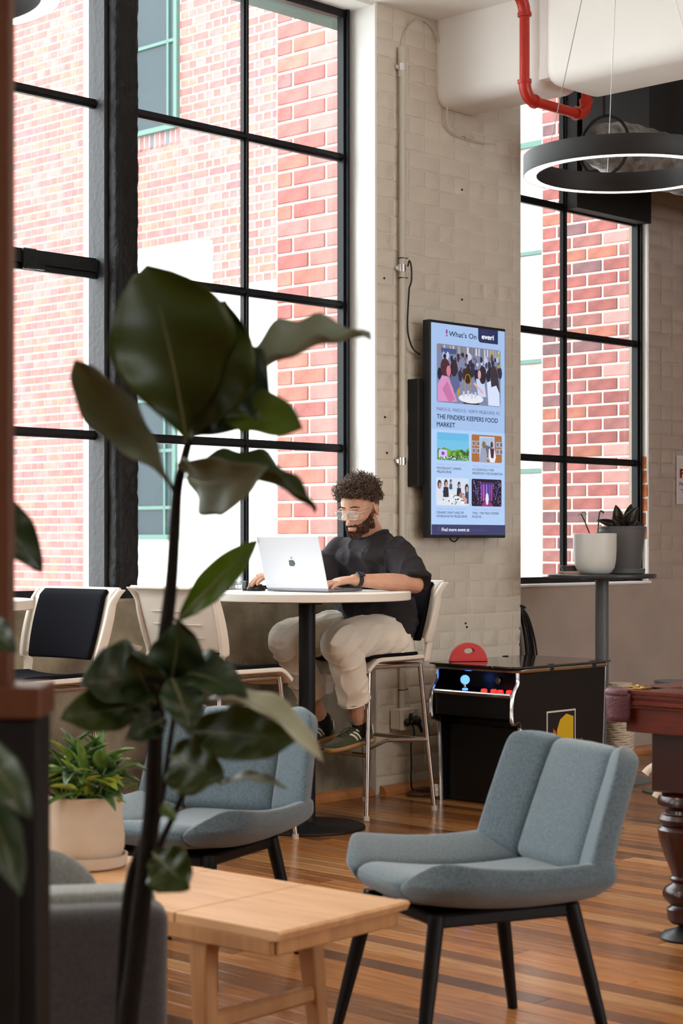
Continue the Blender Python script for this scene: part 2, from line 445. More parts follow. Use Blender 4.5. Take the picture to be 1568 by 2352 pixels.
win4 = steel_window(4, -9.78, -6.32, 1.02, 3.965, [-9.1,-8.4,-7.7,-7.0], [1.745, 2.47, 3.22])
win5 = steel_window(5, -12.88, -11.02, 1.02, 3.965, [-12.0], [1.745, 2.47, 3.22])
# rough black column between the two big windows
q = MB()
rc = random.Random(5)
def colpt(u, v):
    pts = [(-1.612,-.24),(-1.612,-.075),(-1.600,-.062),(-1.497,-.062),(-1.485,-.075),(-1.485,-.24)]
    f_ = u*(len(pts)-1); i = min(int(f_), len(pts)-2); k = f_-i
    s_ = lerp(pts[i][0], pts[i+1][0], k); t_ = lerp(pts[i][1], pts[i+1][1], k); z = 1.02+v*(ZC-1.02)
    nz = noise.noise(Vector((s_*14, t_*14, z*9)))*.003+noise.noise(Vector((s_*40, t_*40, z*30)))*.003
    return (s_+(nz if s_ > -1.5 else (-nz if s_ < -1.6 else 0)), -(t_+nz), z)
q.grid(colpt, 26, 260); o = wobj(q, 'column', M_blackcol, smooth=2)
q = MB(); sbox(q, -1.632, -1.60, -.13, -.24, 1.02, ZC); wobj(q, 'trim_4', mat('grey_frame_edge', (.03,.03,.034), .55, bump=.4))

# ================================================================ OUTSIDE
ground = MB(); sbox(ground, -30, 30, -.45, -40, -.25, -.05)
wobj(ground, 'ground', mat('pale_paving', (.62,.60,.57), .8, var=.1, vscale=1.5))
M_mortar = mat('white_mortar', (.50,.44,.385), .9, var=.05)
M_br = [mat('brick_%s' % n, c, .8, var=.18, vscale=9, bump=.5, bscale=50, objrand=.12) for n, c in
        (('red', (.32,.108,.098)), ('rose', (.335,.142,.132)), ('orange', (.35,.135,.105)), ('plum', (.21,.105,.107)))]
M_brp = [mat('reflection_pale_brick_%s' % n, c, .85, var=.10, vscale=9, bump=.4, bscale=50, objrand=.08) for n, c in (('a', (.31,.155,.14)), ('b', (.32,.18,.165)))]  # paler bricks: the window glass reflection is put into their colour
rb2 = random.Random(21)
M_brd = [mat('dim_brick_%s' % n, c, .8, var=.22, vscale=9, bump=.5, bscale=50, objrand=.14) for n, c in (('red', (.215,.066,.06)), ('rose', (.22,.085,.078)), ('orange', (.25,.088,.06)), ('plum', (.13,.062,.066)))]  # darker copy of the bricks, the dimmer light there put into the colour
def pickb(wt=(40,30,18,12)): return rb2.choices(M_br, wt)[0]
def ybricks(root, s, t_from, t_to, z0, z1, pitch, lp, bond, chooser, cap_objs, skip=None, jt=.014, proud=.006):
    """bricks on a face that looks back along the window wall; t_from is the near end, t_to the far end"""
    made = []; z = z0; row = 0
    T = abs(t_to-t_from)
    while z < z1-.01:
        hdr = bond == 'english' and row % 2 == 1
        step = lp/2 if hdr else lp
        x = 0 if (bond == 'english' or row % 2 == 0) else -lp/2
        if hdr: x = -lp/4
        while x < T-.02:
            a, c = max(0, x), min(T, x+step)
            if c-a > .03:
                tm = t_to+(a+c)/2 if t_from > t_to else t_to-(a+c)/2
                if not (skip and skip(tm, z+pitch/2)): made.append((tm, z+pitch/2, (c-a)-jt, row))
            x += step
        z += pitch; row += 1
    made.sort(key=lambda k: cap_objs[1](k))
    st = MB(); cnt = 0
    for tm, zm, l, row in made:
        mt = chooser(tm, zm)
        if cnt < cap_objs[0]:
            key = ('ob', round(l,3), mt.name, pitch)
            if key not in BM:
                qq = MB(); qq.box((0,0,0), (.05, round(l,3), pitch-jt), bev=.005); BM[key] = qq.build('brick', mt, root).data; bpy.data.objects.remove(bpy.data.objects[-1]) if False else None
                o = [c for c in root.children if c.data == BM[key]][0]
            else: o = link('brick', BM[key], root)
            o.location = (s-proud+.025, -tm, zm); o.rotation_euler = (0, 0, rb2.uniform(-.01, .01)); cnt += 1
        else:
            st.m(mt); st.box((s-proud+.025, -tm, zm), (.05, l, pitch-jt))
    if st.v: tag(st.build('brick_field', None, root), kind='stuff')
# brick building across the courtyard
bl = bpy.data.objects.new('brick_building', None); COL.objects.link(bl); frame(bl)
tag(bl, 'red brick building across the courtyard, with a white rendered ground floor', 'building')
q = MB(); sbox(q, 5.43, 9, -12.2, -9.23, -.05, 9.5); sbox(q, 5.43, 9, -8.48, -6.0, 3.75, 9.5); q.build('wall', M_mortar, bl)
q = MB(); sbox(q, 5.415, 9, -8.48, -2.0, -.05, 3.75); sbox(q, 5.415, 9, -8.48, -7.26, 3.75, 4.26); sbox(q, 5.36, 9, -9.23, -8.48, -.05, 9.5); sbox(q, 5.43, 9, -6.0, -2.0, 3.75, 9.5)
q.build('rendered_wall', mat('white_render', (.72,.71,.69), .8, var=.03), bl)
def skipA(t, z):
    if -9.23 < t < -8.48: return True
    if t > -8.48 and z < 3.75: return True
    if -8.48 < t < -7.24 and z < 4.28: return True
    if -8.48 < t < -7.74 and 5.30 < z < 7.6: return True
    return False
ybricks(bl, 5.43, -6.3, -11.4, .6, 7.9, .086, .24, 'english', lambda t, z: pickb(), (290, lambda k: (k[1] > 7.2 or k[0] < -8.5, -k[0])), skip=skipA)
mgf = mat('green_frame', (.06,.13,.11), .5)
mgl = mat('dusky_glass', (.035,.05,.058), .3, spec=.1)
mgw = mat('whitened_glass', (.42,.38,.36), .6, col2=(.33,.19,.15), vscale=1.6, ramp=(.3,.42))
def far_window(t0, t1, z0, z1, bars_t, bars_z, gl=None):
    q = MB(); fw = .05
    for t_ in (t0, t1): sbox(q, 5.38, 5.44, t_-fw/2, t_+fw/2, z0, z1)
    for z_ in (z0, z1): sbox(q, 5.38, 5.44, t0, t1, z_-fw/2, z_+fw/2)
    wf = q.build('window', mgf, bl)
    for t_ in bars_t: q = MB(); sbox(q, 5.385, 5.43, t_-.013, t_+.013, z0, z1); q.build('glazing_bar', mgf, wf)
    for z_ in bars_z: q = MB(); sbox(q, 5.385, 5.43, t0, t1, z_-.016, z_+.016); q.build('glazing_bar', mgf, wf)
    ts = [t0]+list(bars_t)+[t1]; zs = [z0]+list(bars_z)+[z1]
    for i in range(len(ts)-1):
        for j in range(len(zs)-1):
            q = MB(); sbox(q, 5.405, 5.412, ts[i]+.02, ts[i+1]-.02, zs[j]+.02, zs[j+1]-.02); q.build('pane', gl or mgl, wf)
    return wf
far_window(-8.46, -7.78, 5.48, 7.9, [-7.9], [6.35])
far_window(-8.44, -7.80, 1.32, 3.14, [-7.95], [1.62, 2.2, 2.72])
for k in range(9):
    q = MB(); q.box((0,0,0), (.05, .07, .17), bev=.005); o = q.build('sill_brick', M_br[3] if k % 3 else mat('grey_brick', (.12,.12,.135), .8, objrand=.2), bl)
    o.location = (5.43-.006+.025, 8.44-k*.082, 5.38)
# green railed window seen beyond the brick spur of the far window
far_window(-4.3, -2.5, .93, 4.6, [-3.42], [1.865, 2.78, 3.69], gl=mgw)
# brick spur walls that stand out from this building
def spur(name, s, tend, tnear, pitch, lp, z0, z1, label, chooser, thick, cap):
    rt = bpy.data.objects.new(name, None); COL.objects.link(rt); frame(rt); tag(rt, label, 'wall', kind='structure'); 
    q = MB(); sbox(q, s, s+thick, tnear, tend, -.1, 5.2); q.build('mortar_core', M_mortar, rt)
    ybricks(rt, s, tnear, tend, z0, z1, pitch, lp, 'stretcher', chooser, cap)
    return rt
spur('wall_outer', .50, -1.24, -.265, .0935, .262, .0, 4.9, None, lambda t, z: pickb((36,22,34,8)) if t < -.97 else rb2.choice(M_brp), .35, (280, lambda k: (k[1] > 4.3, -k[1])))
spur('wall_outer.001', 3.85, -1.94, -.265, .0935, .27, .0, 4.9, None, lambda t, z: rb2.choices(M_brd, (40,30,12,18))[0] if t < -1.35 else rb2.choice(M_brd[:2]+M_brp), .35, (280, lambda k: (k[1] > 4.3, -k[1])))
for o in bpy.data.objects:
    if o.name.startswith('wall_outer'):
        for k in ('label', 'category'):
            if k in o: del o[k]
# green plate over the big window, outside
q = MB(); sbox(q, -5, .2, -.27, -.46, 3.965, 4.02); wobj(q, 'trim_5', mat('green_plate', (.05,.10,.085), .6))
# ================================================================ LAMPS
M_ringblk = mat('lamp_black', (.018,.018,.02), .55)
M_diff = mat('lamp_diffuser', (.9,.9,.88), .5, emit=(1,.985,.95), estr=3.2)
M_wire = mat('steel_wire', (.35,.34,.32), .35, metal=1)
def ring_lamp(x, y, z, r, label, group, rot=0, power=0, band=.052, hgt=.075):
    t = thing('ring_pendant_lamp', (x, y, z), rot, label, 'lamp', group)
    q = MB(); n = 96
    pr = [(r, .004), (r, hgt), (r-.006, hgt), (r-.006, hgt-.004), (r-band+.006, hgt-.004), (r-band+.006, hgt), (r-band, hgt), (r-band, .004), (r-band+.003, 0), (r-band+.003, .006), (r-.003, .006), (r-.003, 0)]
    q.rings([[Vector((a*math.cos(2*math.pi*k/n), a*math.sin(2*math.pi*k/n), b)) for a, b in pr] for k in range(n)], cap=False, closed=True)
    q.build('ring_housing', M_ringblk, t, smooth=True)
    q = MB(); q.rings([[Vector((a*math.cos(2*math.pi*k/n), a*math.sin(2*math.pi*k/n), b)) for a, b in ((r-.004,.002),(r-.004,.008),(r-band+.004,.008),(r-band+.004,.002))] for k in range(n)], cap=False, closed=True)
    q.build('diffuser', M_diff, t, smooth=True)
    for k in range(3):
        a = 2*math.pi*k/3+rot+.9
        q = MB(); q.tube([((r-band/2)*math.cos(a), (r-band/2)*math.sin(a), hgt-.004), (.02*math.cos(a), .02*math.sin(a), ZC-z-.03)], .0014, 5); q.build('suspension_wire', M_wire, t)
    q = MB(); q.lathe([(.055, ZC-z-.035), (.055, ZC-z)], 20); q.build('ceiling_cup', M_ringblk, t, smooth=True)
    if power:
        L = bpy.data.lights.new('ring_light', 'AREA'); L.shape = 'DISK'; L.size = 2*r-.02; L.energy = power; L.color = (1, .86, .68)
        lo = bpy.data.objects.new('ring_light', L); COL.objects.link(lo); lo.parent = t; lo.location = (0, 0, -.012)
    return t
ring_lamp(1.057, 6.85, 2.645, .375, 'black ring pendant lamp hanging on three wires near the red pipe', 'black ring pendant lamps', rot=.35, power=16)
ring_lamp(-1.076, 4.56, 2.645, .375, 'black ring pendant lamp cut off by the top corner beside the wooden post', 'black ring pendant lamps', power=16)
# unseen ring lamps added outside the view to brighten the room
for lb, x, y in (('over the pool table', 2.9, 4.4), ('by the window wall outside the frame', -3.0, 2.4), ('straight above the photographer', .5, 1.2), ('near the opposite wall', 3.2, .2), ('near the end wall by the windows', -2.2, -1.6), ('near the middle of the end wall', 1.6, -2.6)):
    ring_lamp(x, y, 2.8, .375, 'added unseen ring lamp '+lb, 'black ring pendant lamps', power=16)

# ================================================================ RED FIRE PIPE
M_red = mat('red_paint_pipe', (.45,.022,.01), .33, var=.1, vscale=12)
pr = thing('sprinkler_pipe', W(.36, .60, 0), WROT, 'red fire sprinkler pipe bending down and under the white concrete beam', 'pipe')
def lp(s, t, z): return (s-.36, -(t-.60), z)
r_ = .027
def elbow(a, c, b, n=8):
    a, c, b = Vector(a), Vector(c), Vector(b); return [a.lerp(c, k/n).lerp(c.lerp(b, k/n), k/n) for k in range(n+1)]
q = MB(); q.tube([lp(.355, -.02+.3, ZC-.02), lp(.355, .60, 3.925)][:2] if False else [lp(.02, .66, 3.99), lp(.29, .66, 3.955)], r_, 16); q.build('pipe_run', M_red, pr, smooth=True)
q = MB(); q.tube([lp(.355, .66, 3.87), lp(.355, .66, 3.52)], r_*.93, 16); q.build('pipe_run', M_red, pr, smooth=True)
q = MB(); q.tube([lp(.42, .66, 3.445), lp(.79, .66, 3.445)], r_*.93, 16); q.build('pipe_run', M_red, pr, smooth=True)
q = MB(); q.tube([lp(.86, .66, 3.50), lp(.86, .66, 3.9)], r_*.93, 16); q.build('pipe_run', M_red, pr, smooth=True)
for a, c, b in ((lp(.27,.66,3.957), lp(.355,.66,3.945), lp(.355,.66,3.85)), (lp(.355,.66,3.54), lp(.355,.66,3.445), lp(.44,.66,3.445)), (lp(.77,.66,3.445), lp(.86,.66,3.445), lp(.86,.66,3.53))):
    q = MB(); pts = elbow(a, c, b); q.tube(pts, r_*1.13, 16); q.tube([pts[0], pts[0].lerp(pts[1], .8)], r_*1.3, 16); q.tube([pts[-2].lerp(pts[-1], .2), pts[-1]], r_*1.3, 16)
    q.build('elbow_joint', M_red, pr, smooth=True)

# ================================================================ CONDUIT, CABLES AND SOCKET ON THE PIER
M_cond = mat('conduit_paint', (.58,.54,.46), .5)
M_blk = mat('black_plastic', (.012,.012,.013), .4)
M_rub = mat('black_rubber', (.01,.01,.01), .5)
M_chr = mat('chrome', (.75,.75,.76), .12, metal=1)
M_soc = mat('socket_plastic', (.66,.61,.53), .4)
cd = thing('conduit', W(.163, 0, .58), WROT, 'cream painted cable conduit running up the brick pier', 'conduit')
q = MB(); q.tube([(0,-.026,-.18), (0,-.026,3.12)], .0165, 14); q.tube([(0,-.022,3.05),(0,-.022,3.20)], .0195, 14); q.build('tube', M_cond, cd, smooth=True)
for z in (3.10, 2.08, 1.10):
    q = MB(); q.tube([(0,-.022,z-.018),(0,-.022,z+.018)], .021, 14); q.box((0,-.006,z), (.06,.012,.024), bev=.003); q.ball((.024,-.014,z), .005, 8, 6); q.build('clip', M_chr, cd, smooth=True)
for z in (2.13, 2.03, -.06):
    q = MB(); q.tube([(.019*math.cos(a), -.022+.019*math.sin(a), z) for a in [2*math.pi*k/14 for k in range(14)]], .0028, 6, closed=True); q.tube([(.018,-.03,z),(.030,-.036,z+.003)], .003, 6); q.build('cable_tie', M_blk, cd, smooth=True)
wr = thing('thin_cable', W(.18, 0, 3.75), WROT, 'thin cream wire looping from the conduit top to under the beam', 'cable')
q = MB(); q.tube(spline([(-.005,-.03,.02), (.02,-.02,.12), (.10,-.013,.195), (.20,-.012,.20), (.28,-.02,.11), (.33,-.03,-.02), (.34,-.03,-.14), (.325,-.03,-.24), (.335,-.03,-.31),(.38,-.05,-.345),(.47,-.06,-.355),(.58,-.05,-.36),(.7,-.045,-.35)], 8), .0045, 8); q.build('wire', M_cond, wr, smooth=True)
for a in (.43, .50): q = MB(); q.box((a,-.05,-.352), (.03,.02,.016), bev=.003); q.build('clip', M_chr, wr)
# socket
so = thing('power_socket', W(.155, .004, .375), WROT, 'double power socket box at the foot of the conduit with two black plugs', 'socket')
q = MB(); q.box((.0,-.034,0), (.125,.068,.105), bev=.006); q.build('socket_box', M_soc, so)
q = MB(); q.box((.0,-.072,0), (.128,.010,.108), bev=.004); q.build('face_plate', mat('socket_face', (.74,.70,.63), .35), so)
for a in (-.028, .022): q = MB(); q.box((a,-.080,.032), (.014,.01,.02), bev=.003); q.build('switch', M_soc, so)
q = MB(); q.ball((-.03,-.092,-.012), .021, 14, 8, (1,.8,1)); q.box((-.012,-.098,.01), (.014,.02,.045), bev=.004); q.box((-.006,-.1,-.014), (.03,.022,.026), bev=.006); q.build('plug', M_blk, so, smooth=True)
q = MB(); q.ball((.030,-.10,-.008), .026, 14, 8, (.8,1,1)); q.box((.026,-.09,-.008), (.04,.03,.036), bev=.006); q.tube([(.036,-.105,-.02),(.05,-.11,-.05),(.055,-.11,-.068)], [.012,.009,.006], 8); q.build('plug', M_blk, so, smooth=True)
c2 = thing('power_cable', W(.17, .09, 0), WROT, 'black power cable hanging from the socket and coiled on the floor', 'cable')
q = MB(); q.tube(spline([(0,-.0,.35),(.0,-.012,.30),(-.012,.0,.25),(-.01,0,.16),(-.012,-.0,.06),(.03,.01,.012),(.14,-.06,.008),(.30,-.04,.008),(.33,.03,.008),(.2,.03,.008),(.02,.0,.014),(-.09,-.04,.008),(-.1,-.13,.008),(.0,-.14,.008),(.15,-.12,.008),(.3,-.08,.014),(.42,-.03,.008),(.6,-.02,.008)], 7), .0048, 8); q.build('cord', M_rub, c2, smooth=True)
c3 = thing('screen_cable', W(.18, .02, 1.9), WROT, 'black cable running from the conduit ties to the wall screen', 'cable')
q = MB(); q.tube(spline([(.008,-.03,.66),(.03,-.025,.70),(.035,-.02,.77),(.02,-.02,.80),(.0,-.028,.77)], 6)[::-1]+spline([(.008,-.03,.66),(.006,-.02,.50),(.015,-.018,.42),(.05,-.018,.355),(.10,-.02,.33)], 6), .0045, 8); q.build('cord', M_rub, c3, smooth=True)

# ================================================================ WALL SCREEN
def s2l(c): return tuple((v/255/12.92 if v/255 <= .04045 else ((v/255+.055)/1.055)**2.4) for v in c)
def em(c, k=1.0):
    n = 'lit_%d_%d_%d' % c
    if n in _m: return _m[n]
    l = s2l(c); m = bpy.data.materials.new(n); m.use_nodes = True; b_ = m.node_tree.nodes['Principled BSDF']
    b_.inputs['Base Color'].default_value = (.01,.01,.01,1); b_.inputs['Roughness'].default_value = .3; b_.inputs['Emission Color'].default_value = (*l, 1); b_.inputs['Emission Strength'].default_value = k; _m[n] = m
    return m
def textmesh(txt, width, height, mt, parent, a, z, y, name='lettering', align='LEFT', bold=0., font=None):
    cu = bpy.data.curves.new('t', 'FONT'); cu.body = txt; cu.size = 1; cu.fill_mode = 'FRONT'; cu.resolution_u = 3; cu.offset = 0
    to = bpy.data.objects.new('t', cu); COL.objects.link(to); dg = bpy.context.evaluated_depsgraph_get()
    me = bpy.data.meshes.new_from_object(to.evaluated_get(dg), depsgraph=dg); bpy.data.objects.remove(to)
    xs = [v.co.x for v in me.vertices]; ys = [v.co.y for v in me.vertices]
    x0, x1 = min(xs), max(xs); capk = height/.72; sx = width/(x1-x0)
    for v in me.vertices: v.co = Vector(((v.co.x-x0)*sx, 0, v.co.y*capk))
    if bold:
        bm = bmesh.new(); bm.from_mesh(me); g = bm.verts[:]+bm.edges[:]+bm.faces[:]
        for dx, dz in ((1,0),(0,.6),(1,.6)):
            r = bmesh.ops.duplicate(bm, geom=g)
            for v in r['geom']:
                if isinstance(v, bmesh.types.BMVert): v.co += Vector((dx*bold*capk*2.2, 0, dz*bold*capk*2.2))
        bm.to_mesh(me); bm.free()
    me.materials.clear(); me.materials.append(mt)
    return link(name, me, parent, (a, y, z))
tvw, tvh = .613, 1.112
tv = thing('wall_screen', W(.272+tvw/2, .115, 1.848), WROT, 'tall portrait wall screen showing an events board on the brick pier', 'screen')
q = MB(); q.box((0, .026, 0), (tvw, .05, tvh), bev=.004); q.build('screen_housing', M_blk, tv)
q = MB(); q.box((-tvw/2+.03, .085, -.02), (.13, .075, .55), bev=.004); q.build('wall_bracket', M_blk, tv)
q = MB(); q.tube(spline([(-.12,.03,-.552),(-.10,.03,-.572),(-.07,.03,-.574),(-.045,.03,-.552)], 5), .004, 6); q.build('cable_loop', M_rub, tv)
SW, SH = tvw-.022, tvh-.03
q = MB(); q.box((0, .0, 0), (SW, .004, SH)); q.build('display', em((158,186,226), 1.0), tv)
def A(a): return -SW/2+a*SW
def Z(b_): return SH/2-b_*SH
Y1, Y2, Y3 = -.0032, -.0042, -.0052
def rr(q, a0, a1, b0, b1, y, mt, rad=.012, corners=(1,1,1,1)):
    x0, x1, z0, z1 = A(a0), A(a1), Z(b1), Z(b0); pts = []
    for (cx, cz, st, on) in ((x1-rad, z1-rad, 0, corners[0]), (x0+rad, z1-rad, 90, corners[1]), (x0+rad, z0+rad, 180, corners[2]), (x1-rad, z0+rad, 270, corners[3])):
        if on:
            for k in range(6): an = R(st+90*k/5); pts.append((cx+rad*math.cos(an), cz+rad*math.sin(an)))
        else: an = R(st+45); pts.append((cx+rad*(1 if math.cos(an) > 0 else -1), cz+rad*(1 if math.sin(an) > 0 else -1)))
    q.m(mt); q.prism(pts, 'y', y, y+.0008)
NAVY = em((34,40,84)); INK = em((28,32,66)); MAG = em((150,40,120)); DIM = em((96,84,140)); WHT = em((232,238,250)); PURP = em((84,72,132))
q = MB(); rr(q, .0, 1, .50, .951, Y1+.0004, em((172,199,236)), .001, (0,0,0,0)); q.build('display_panel', None, tv)
q = MB(); rr(q, .0, 1, .951, 1, Y1, em((54,58,98)), .001, (0,0,0,0)); q.build('footer_band', None, tv)
q = MB(); rr(q, .625, .90, .0, .068, Y1, NAVY, .022, (0,0,1,0)); q.build('badge', None, tv)
textmesh("!", .010, .034, MAG, tv, A(.185), Z(.058), Y2, bold=.03)
textmesh("What's On", SW*.37, .027, INK, tv, A(.225), Z(.056), Y2, bold=.012)
textmesh("everi", SW*.165, .027, WHT, tv, A(.67), Z(.050), Y2, bold=.03)
textmesh("powered by", SW*.08, .006, DIM, tv, A(.67), Z(.019), Y2)
textmesh("MARCH 22 - MARCH 23 - NORTH MELBOURNE, VIC", SW*.86, .0175, em((74,70,120)), tv, A(.065), Z(.413), Y2)
textmesh("THE FINDERS KEEPERS FOOD", SW*.83, .0245, INK, tv, A(.065), Z(.452), Y2, bold=.014)
textmesh("MARKET", SW*.24, .0245, INK, tv, A(.065), Z(.489), Y2, bold=.014)
for a, l1, l2, w1, w2, bz in ((.068, "MOONLIGHT CINEMA -", "MELBOURNE", .34, .19, .690), (.54, "ACCIDENTALLY WES", "ANDERSON: THE EXHIBITION", .30, .42, .690),
                          (.06, "CERAMIC PAINT AND SIP", "WORKSHOP IN MELBOURNE", .365, .41, .900), (.54, "TINA - THE TINA TURNER", "MUSICAL", .37, .13, .900)):
    textmesh(l1, SW*w1, .0128, INK, tv, A(a), Z(bz), Y2, bold=.006); textmesh(l2, SW*w2, .0128, INK, tv, A(a), Z(bz+.0175), Y2, bold=.006)
for a, txt, bz in ((.072, "DECEMBER 5 - MARCH 23 - SOUTH YARRA, VIC", .669), (.54, "DECEMBER 21 - DECEMBER 31 - MELBOURNE, VIC", .669), (.06, "DECEMBER 21 - DECEMBER 31 - MELBOURNE, VIC", .880), (.54, "DECEMBER 31 - DECEMBER 31 - MELBOURNE, VIC", .880)):
    textmesh(txt, SW*.39, .006, em((150,150,205)), tv, A(a), Z(bz), Y2)
textmesh("Find more event at", SW*.37, .0185, WHT, tv, A(.13), Z(.983), Y2, bold=.012)
textmesh("everi.events", SW*.225, .0175, PURP, tv, A(.515), Z(.983), Y2)
q = MB(); q.m(PURP); q.tube([(A(.088)+.008*math.cos(k*.5236), Y2, Z(.972)+.008*math.sin(k*.5236)) for k in range(12)], .0015, 5, closed=True); q.tube([(A(.088)+.006, Y2, Z(.972)-.006), (A(.088)+.013, Y2, Z(.972)-.014)], .0015, 5); q.build('search_mark', None, tv)
# pictures on the board, made of flat coloured shapes
def blob(q, a, b_, ra, rb_, c, y, n=10):
    q.m(em(c)); q.prism([(A(a+ra*math.cos(2*math.pi*k/n)), Z(b_+rb_*math.sin(2*math.pi*k/n))) for k in range(n)], 'y', y, y+.0003)
def poly(q, pts, c, y): q.m(em(c)); q.prism([(A(a), Z(b_)) for a, b_ in pts], 'y', y, y+.0003)
rp = random.Random(8)
q = MB(); rr(q, .067, .937, .096, .373, Y1, em((120,128,158)))
for k in range(22):
    a = .08+k*.039; c = rp.choice([(196,190,190),(150,120,110),(210,215,225),(120,110,100),(180,160,120)])
    if a+.02 < .93: poly(q, [(a,.10),(a+rp.uniform(.012,.026),.10),(a+.02,.135),(a,.135)], c, Y2)
poly(q, [(.12,.115),(.33,.115),(.32,.14),(.13,.14)], (60,80,130), Y2-.0002); poly(q, [(.89,.11),(.93,.12),(.93,.185),(.90,.185)], (150,160,40), Y2-.0002)
for k in range(90):
    a, b_ = rp.uniform(.085,.915), rp.uniform(.135,.22); g = rp.choice([(34,36,56),(52,50,70),(24,24,40),(110,90,110),(150,170,210),(190,195,215),(92,62,66)])
    blob(q, a, b_, rp.uniform(.01,.022), rp.uniform(.008,.02), g, Y2-.0004-k*.000004, 7)
for k in range(16): blob(q, .1+k*.055, .215+rp.uniform(-.01,.03), .03, .03, rp.choice([(30,30,48),(44,40,60),(60,44,50)]), Y2-.0009, 8)
def pt(a, b_): return (a, b_)
D1 = Y2-.0014
poly(q, [(.26,.225),(.34,.225),(.37,.29),(.30,.33),(.24,.28)], (88,98,140), D1)
blob(q, .29, .205, .048, .042, (48,32,44), D1-.0001, 12); blob(q, .475, .235, .055, .04, (52,34,30), D1-.0001, 12)
q.m(em((170,130,30))); q.tube([(A(.44), D1-.0004, Z(.31)), (A(.435), D1-.0004, Z(.26)), (A(.45), D1-.0004, Z(.235)), (A(.475), D1-.0004, Z(.228)), (A(.50), D1-.0004, Z(.235)), (A(.515), D1-.0004, Z(.26)), (A(.51), D1-.0004, Z(.31))], .0022, 5)
poly(q, [(.59,.245),(.70,.25),(.73,.33),(.62,.335)], (190,205,235), D1-.0003); blob(q, .68, .225, .05, .045, (40,32,44), D1-.0004, 12); blob(q, .635, .225, .022, .022, (205,160,160), D1-.0005, 10)
poly(q, [(.55,.27),(.57,.265),(.69,.305),(.68,.32)], (215,170,165), D1-.0006)
poly(q, [(.74,.26),(.84,.24),(.91,.27),(.92,.37),(.76,.37)], (206,216,240), D1-.0007); poly(q, [(.78,.20),(.84,.19),(.90,.24),(.92,.31),(.87,.27),(.80,.28)], (54,44,54), D1-.0009); blob(q, .83, .21, .05, .035, (54,44,54), D1-.0008, 12)
blob(q, .52, .345, .17, .022, (222,222,232), D1-.0010, 20); poly(q, [(.40,.352),(.66,.352),(.62,.372),(.42,.372)], (58,48,58), D1-.00095)
for a, b_ in ((.42,.33),(.48,.325),(.53,.335),(.58,.33)): poly(q, [(a-.014,b_-.018),(a+.014,b_-.018),(a+.01,b_+.01),(a-.01,b_+.01)], (190,196,214), D1-.0011)
poly(q, [(.072,.29),(.13,.245),(.21,.25),(.27,.30),(.33,.365),(.072,.37)], (206,140,186), D1-.0012); poly(q, [(.13,.31),(.20,.27),(.30,.355),(.22,.372)], (190,110,160), D1-.0013)
blob(q, .17, .205, .062, .042, (72,36,46), D1-.0014, 14); blob(q, .215, .222, .03, .026, (200,120,140), D1-.0015, 10); poly(q, [(.33,.31),(.38,.29),(.35,.34)], (190,140,40), D1-.0015)
q.build('crowd_picture', None, tv)
q = MB(); rr(q, .068, .495, .515, .647, Y1, em((112,186,222)), .009); poly(q, [(.072,.515),(.49,.515),(.49,.55),(.072,.55)], (98,178,220), Y2)
poly(q, [(.07,.605),(.16,.585),(.26,.60),(.36,.592),(.45,.60),(.494,.58),(.494,.645),(.07,.645)], (96,148,60), Y2-.0002)
for k in range(26): blob(q, rp.uniform(.09,.48), rp.uniform(.60,.622), .022, .010, rp.choice([(70,120,44),(120,170,60),(48,88,48)]), Y2-.0004-k*.000005, 8)
poly(q, [(.09,.595),(.20,.597),(.20,.632),(.09,.63)], (196,190,232), Y2-.0007); blob(q, .145, .614, .022, .009, (140,60,170), Y2-.0008, 10)
for k in range(60): blob(q, rp.uniform(.085,.48), rp.uniform(.628,.643), .007, .004, rp.choice([(40,44,70),(220,220,232),(150,160,180)]), Y2-.0010, 6)
q.build('park_picture', None, tv)
q = MB(); rr(q, .535, .955, .515, .647, Y1, em((164,104,60)), .009)
poly(q, [(.64,.522),(.85,.522),(.85,.63),(.64,.63)], (190,200,222), Y2); poly(q, [(.65,.528),(.84,.528),(.84,.60),(.65,.60)], (160,185,215), Y2-.0001); poly(q, [(.69,.56),(.80,.57),(.80,.625),(.69,.625)], (96,104,120), Y2-.0002)
for a in (.54, .60, .87, .92):
    for b_ in (.545, .58): poly(q, [(a,b_),(a+.045,b_),(a+.045,b_+.026),(a,b_+.026)], (178,180,196), Y2); poly(q, [(a+.008,b_+.004),(a+.037,b_+.004),(a+.037,b_+.022),(a+.008,b_+.022)], (104,108,130), Y2-.0001)
poly(q, [(.66,.58),(.72,.575),(.745,.61),(.74,.646),(.635,.646)], (150,156,176), Y2-.0004); blob(q, .70, .563, .026, .018, (132,104,72), Y2-.0005, 12)
poly(q, [(.77,.58),(.85,.58),(.87,.62),(.85,.646),(.79,.646),(.765,.62)], (222,224,236), Y2-.0004); poly(q, [(.785,.578),(.845,.578),(.835,.625),(.80,.625)], (86,34,44), Y2-.0005); blob(q, .81, .56, .018, .015, (70,52,50), Y2-.0006, 12)
q.build('gallery_picture', None, tv)
q = MB(); rr(q, .06, .492, .729, .861, Y1, em((200,214,232)), .009)
poly(q, [(.10,.79),(.49,.79),(.49,.858),(.065,.858)], (214,220,228), Y2)
for k in range(55): blob(q, rp.uniform(.13,.47), rp.uniform(.795,.855), .010, .004, rp.choice([(60,66,82),(240,244,250),(120,130,140)]), Y2-.0001, 6)
